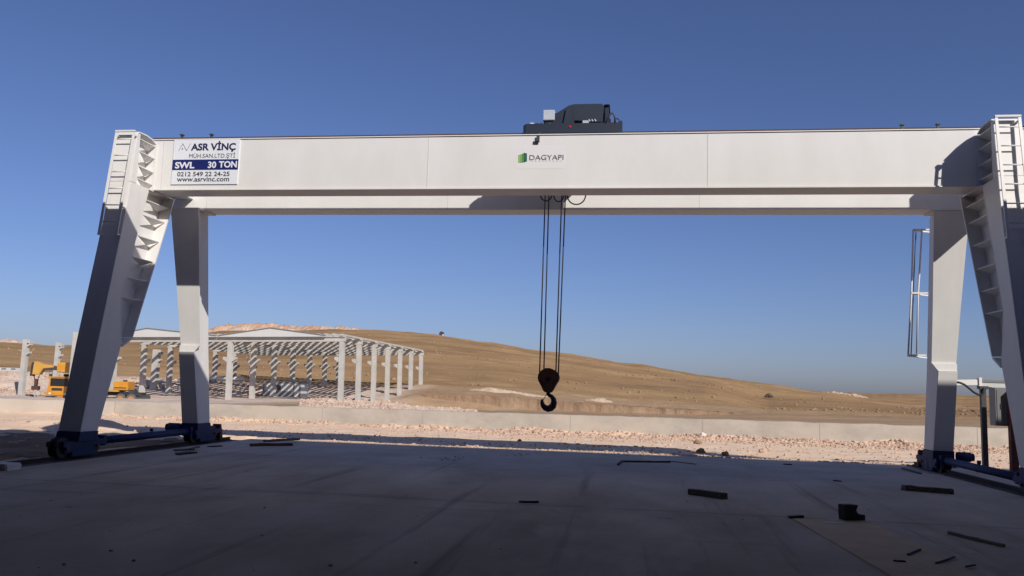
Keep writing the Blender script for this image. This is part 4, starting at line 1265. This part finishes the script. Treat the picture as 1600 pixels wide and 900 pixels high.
scatter_px(160, 880, 1240, 0, 0, 36, 39, 0.04, 0.13)       # crumbs along the wall top
stones('site_rubble', spots, M['paleston'])
spots = []
scatter_px(500, 1400, 1640, 0, 0, 200, 222, 0.08, 0.45)      # dark scrub line on the far slope
scatter_px(160, 985, 1130, 0, 0, 205, 225, 0.06, 0.3)
stones('scrub', spots, M['brownrock'] if 'brownrock' in M else M.setdefault('brownrock', mat('brown_rock', (0.30, 0.19, 0.12), 0.95, (0.22, 0.14, 0.09), 5, 0.5)))

spots = []
for k in range(3800):
    px = rng.uniform(-80, 1680); lo, hi = 126, np.interp(px, [0, 600, 1000, 1290, 1600], [390, 410, 370, 340, 300])
    d = math.exp(rng.uniform(math.log(lo), math.log(hi)))
    x = CAM_O[0] + d * math.sin(px_az(px)); y = CAM_O[1] + d * math.cos(px_az(px))
    if fbm(x * 0.02, y * 0.03, 5, 3) < 0.02: continue
    spots.append((x, y, terrain_z(x, y) + 0.0022 * d * fbm(x * 0.05, y * 0.05, 1.3, 4), 0.07 + 0.34 * rng.random() ** 4))
M['tuft'] = mat('dry_grass_tuft', (0.35, 0.24, 0.13), 0.95, (0.24, 0.168, 0.095), 0.4, 0.6)
stones('grass_tufts', spots, M['tuft'])

# individual rocks
def rock(px, py, rpx, label, material='stone', zref=None, axis=2, name='rock'):
    z = -0.2 if zref is None else zref
    p = at(px, py, 2, z)
    for _ in range(3): p = at(px, py, 2, dirt_z(p[0], p[1]) if zref is None else zref)
    dist = math.hypot(p[0] - CAM_O[0], p[1] - CAM_O[1]); r = rpx * dist / CAM_F
    v = rock_verts(TV2, px * 0.37, 0.8) * r
    b = MB(); b.add([(q[0] + p[0], q[1] + p[1], q[2] + p[2] + r * 0.35) for q in v], TF2)
    return tag(b.build(name, M[material]), label, 'rock', 'loose rocks')
M['whiterock'] = mat('white_rock', (0.74, 0.70, 0.66), 0.9, (0.66, 0.6, 0.54), 5, 0.5)
rock(509, 656, 6, 'white rock at the foot of the wall below the hall corner', 'whiterock')
rock(1090, 694, 6, 'upright brown rock on the dirt, left of the reddish clod', 'brownrock')
rock(1095, 708, 6.5, 'brown clod at the slab edge right of the hook', 'brownrock')
rock(1134, 712, 5.5, 'dark brown clod at the slab edge, right of the other clod', 'brownrock')
rock(1192, 708, 6.5, 'pale tan rock alone on the dirt near the slab edge', 'stone')
rock(1215, 663, 3.2, 'dark stone lying against the wall face', 'brownrock', zref=0.25)
rock(1098, 682, 5, 'white lump of rubble at the wall foot', 'whiterock')
rock(812, 690, 3.5, 'small brown clod at the edge of the girder shadow below the hook', 'brownrock')
rock(46, 665, 5, 'large brown clod in the dirt left of the front left leg', 'brownrock')

# ------------------------------------------------------------------ debris on the slab
def ground_piece(name, label, cat, a, b_, w, h, material, z0=0.001, group=None, bev=0.004):
    A, B = Vector(at(*a, 2, 0.0)), Vector(at(*b_, 2, 0.0))
    q = MB(); d = (B - A); Ln = d.length; d.normalize(); sd = Vector((-d.y, d.x, 0))
    rings = []; nr = max(3, int(Ln / 0.12)); bend = rng.normal(0, 0.012) * min(Ln, 1.5)
    for i in range(nr + 1):
        t = i / nr; c = A + (B - A) * t + sd * (bend * math.sin(t * math.pi) + rng.normal(0, w * 0.025))
        ww, hh = w / 2 * (1 + rng.normal(0, 0.05)), h * (1 + rng.normal(0, 0.05))
        cut = d * (rng.normal(0, w * 0.35) if i in (0, nr) else 0)
        rings.append([c - sd * ww + cut + Vector((0, 0, z0)), c + sd * ww - cut + Vector((0, 0, z0)), c + sd * ww - cut * 0.6 + Vector((0, 0, z0 + hh)), c - sd * ww + cut * 0.8 + Vector((0, 0, z0 + hh * (1 + rng.normal(0, 0.04))))])
    q.loft(rings)
    return tag(q.build(name, M[material], bevel=bev), label, cat, group)
GR = 'wood scraps on the slab'
ground_piece('timber_beam', 'thick dark timber beam on the slab, left of the cardboard sheet', 'timber', (1076, 772), (1133, 780), 0.10, 0.085, 'wood', group=GR)
ground_piece('timber_beam', 'long dark timber beam on the slab in front of the rear right bogie', 'timber', (1411, 766), (1489, 772), 0.10, 0.085, 'wood', group=GR)
ground_piece('wood_stick', 'long grey stick lying on the slab right of the cardboard sheet', 'stick', (1482, 834), (1569, 855), 0.055, 0.03, 'wood', group=GR)
ground_piece('wood_stick', 'short dark stick alone in the middle of the slab', 'stick', (813, 785.5), (841, 785.5), 0.04, 0.025, 'darkwood', group=GR)
ground_piece('steel_bar', 'long thin dark bar near the slab edge, right of the hook', 'bar', (972, 722), (1048, 723), 0.05, 0.035, 'darkwood')
ground_piece('wood_stick', 'thin pale stick touching the right end of the long bar', 'stick', (1048, 721), (1088, 726), 0.03, 0.015, 'wood', group=GR)
ground_piece('wood_stick', 'tiny dark stick near the slab edge, halfway to the right leg', 'stick', (1225, 726), (1237, 726.5), 0.05, 0.02, 'darkwood', group=GR)
ground_piece('wood_stick', 'tiny dark stick between the two timber beams', 'stick', (1302, 751.5), (1314, 753), 0.03, 0.02, 'darkwood', group=GR)
ground_piece('wood_stick', 'grey stick pointing at the rear right bogie', 'stick', (1410, 733), (1438, 741), 0.06, 0.03, 'wood', group=GR)
ground_piece('wood_stick', 'short black stick at the back corner of the cardboard sheet', 'stick', (1233, 810), (1254, 809), 0.06, 0.03, 'darkwood', group=GR)
ground_piece('steel_bar', 'short dark bar end beside the left end of the long thin bar', 'bar', (966, 727), (972, 722), 0.05, 0.03, 'darkwood')
ground_piece('wood_board', 'thin dark board near the rear left bogie', 'board', (328, 698.5), (346, 697.5), 0.12, 0.02, 'darkwood')
# reddish beam with planks on it
ground_piece('timber_beam', 'reddish timber at the slab edge right of the rear left leg', 'timber', (390, 697), (453, 696.5), 0.12, 0.06, 'redwood')
ground_piece('wood_plank', 'brown plank resting on the reddish timber at the slab edge', 'plank', (412, 695), (466, 691.5), 0.16, 0.05, 'wood', z0=0.063)
# small tangle left
ground_piece('wood_board', 'dark board under the offcuts near the left rail', 'board', (276, 711), (302, 708), 0.18, 0.035, 'darkwood')
ground_piece('wood_plank', 'dark plank lying across the board near the left rail', 'plank', (272, 705), (303, 703), 0.10, 0.035, 'wood', z0=0.001)
ground_piece('wood_stick', 'pale stick end among the offcuts near the left rail', 'stick', (297, 705), (311, 702), 0.05, 0.03, 'wood', z0=0.037)
# broken timber block
A, B = at(1321, 815, 2, 0), at(1357, 814, 2, 0)
s_ = (B[0] - A[0]) / 39.0
blk = MB()
dirv = Vector((B[0] - A[0], B[1] - A[1], 0)).normalized(); nrm = Vector((-dirv.y, dirv.x, 0))
def BP(u, v, k): return Vector((A[0], A[1], 0.008)) + dirv * (u * s_) + Vector((0, 0, v * s_)) + nrm * k
outl = [(0, 0), (38, 0), (38, 8), (26, 9), (22, 14), (22, 17), (25, 22), (24, 23.5), (-1, 24), (-1, 14)]
nn = len(outl)
blk.add([BP(u, v, 0) for u, v in outl] + [BP(u, v, 0.12) for u, v in outl], [tuple(range(nn))[::-1], tuple(range(nn, 2 * nn))] + [(i, (i + 1) % nn, nn + (i + 1) % nn, nn + i) for i in range(nn)])
tag(blk.build('broken_block', M['darkwood'], bevel=0.004), 'broken dark step-shaped block standing at the back of the cardboard sheet', 'block')
# cardboard sheet
cs = [at(*q, 2, 0.004) for q in ((1239, 811), (1300, 812), (1352, 813), (1440, 853), (1560, 915), (1405, 908))]
q = MB(); nn = len(cs)
q.add([(c[0], c[1], 0.004) for c in cs] + [(c[0], c[1], 0.0115) for c in cs], [tuple(range(nn)), tuple(range(nn, 2 * nn))] + [(i, (i + 1) % nn, nn + (i + 1) % nn, nn + i) for i in range(nn)])
tag(q.build('cardboard_sheet', M['card']), 'large brown cardboard sheet lying on the slab at bottom right', 'cardboard')
for a_, c_, lab in (((1418, 870), (1438, 861), 'dark splinter on the cardboard sheet, nearest the grey stick'), ((1463, 883), (1492, 873), 'dark double splinter on the right side of the cardboard sheet'),
                    ((1396, 879), (1413, 880), 'dark splinter in the middle of the cardboard sheet'), ((1508, 889), (1524, 886), 'dark splinter at the right corner of the cardboard sheet')):
    ground_piece('wood_splinter', lab, 'splinter', a_, c_, 0.022, 0.014, 'darkwood', z0=0.012, group='splinters on the cardboard', bev=0.002)
cc = at(1303, 817, 2, 0.012)
q = MB(); q.add([(cc[0] - 0.13, cc[1] - 0.05, 0.0125), (cc[0] + 0.10, cc[1] - 0.06, 0.0125), (cc[0] + 0.13, cc[1] + 0.05, 0.0125), (cc[0] - 0.08, cc[1] + 0.06, 0.0125),
                 (cc[0] - 0.13, cc[1] - 0.05, 0.0145), (cc[0] + 0.10, cc[1] - 0.06, 0.016), (cc[0] + 0.13, cc[1] + 0.05, 0.0145), (cc[0] - 0.08, cc[1] + 0.06, 0.016)],
                [(0, 1, 2, 3), (4, 5, 6, 7), (0, 1, 5, 4), (1, 2, 6, 5), (2, 3, 7, 6), (3, 0, 4, 7)])
tag(q.build('paper_scrap', M['paper']), 'pale scrap of paper at the back edge of the cardboard sheet', 'paper')
M['whiteblock'] = mat('white_block', (0.74, 0.73, 0.70), 0.8, (0.64, 0.62, 0.6), 5, 0.4)
# pale block at the left edge
wbk = at(0, 737, 2, -0.02)
q = MB(); q.box((wbk[0] - 0.6, wbk[1] - 0.05, -0.03), (wbk[0] + 0.14, wbk[1] + 0.3, 0.10)); tag(q.build('concrete_block', M['whiteblock'], bevel=0.02), 'white concrete block at the left edge beside the crane rail', 'block')
# crumbs and dust lumps on the slab
spots = []
for k in range(70):
    px, py = rng.uniform(20, 1580), 705 + 190 * rng.random() ** 1.3
    p = at(px, py, 2, 0); spots.append((p[0], p[1], 0.0, 0.008 + 0.016 * rng.random() ** 3))
for (cx, cy, n_) in ((705, 717, 25), (820, 710, 25), (1000, 708, 110)):
    for k in range(n_):
        p = at(cx + rng.normal(0, 22), cy + rng.normal(0, 1.6), 2, 0); spots.append((p[0], p[1], 0.0, 0.008 + 0.022 * rng.random() ** 2))
stones('slab_crumbs', spots, M['slabcrumb'] if 'slabcrumb' in M else M.setdefault('slabcrumb', mat('concrete_crumbs', (0.44, 0.42, 0.40), 0.9, (0.34, 0.32, 0.30), 9, 0.5)))

# ------------------------------------------------------------------ hall behind the camera whose roof shades the slab
shed = thing('industrial_hall', 'tall open fronted industrial hall from whose floor the yard is seen', 'building', (0, -36, 0))
EY = -5.0
EZ = 4.8 + 0.85 * (-0.85 - EY)
b = MB(); b.box((-32, -60, EZ), (36, EY, EZ - 0.5)); b.build('roof', M['shedroof'] if 'shedroof' in M else M.setdefault('shedroof', mat('hall_steel_sheet', (0.19, 0.19, 0.19), 0.7, (0.16, 0.16, 0.16), 1, 0.3)), shed)
b = MB(); b.box((-32, -60.3, -0.5), (36, -60.0, EZ)); b.box((-32.3, -60, -0.5), (-32, EY, EZ)); b.box((36, -60, -0.5), (36.3, EY, EZ)); b.box((-12.8, -60, -0.5), (-12.5, EY - 0.3, EZ - 0.51)); b.box((13.0, -60, -0.5), (13.3, EY - 0.3, EZ - 0.51)); b.build('wall', M['shedroof'], shed)  # last two boxes: inner partitions added out of view to darken the slab
FASC = EZ - 7.4
b = MB(); b.box((-32, EY - 0.25, EZ - FASC), (36, EY - 0.02, EZ - 0.505)); b.build('fascia', M['shedroof'], shed)
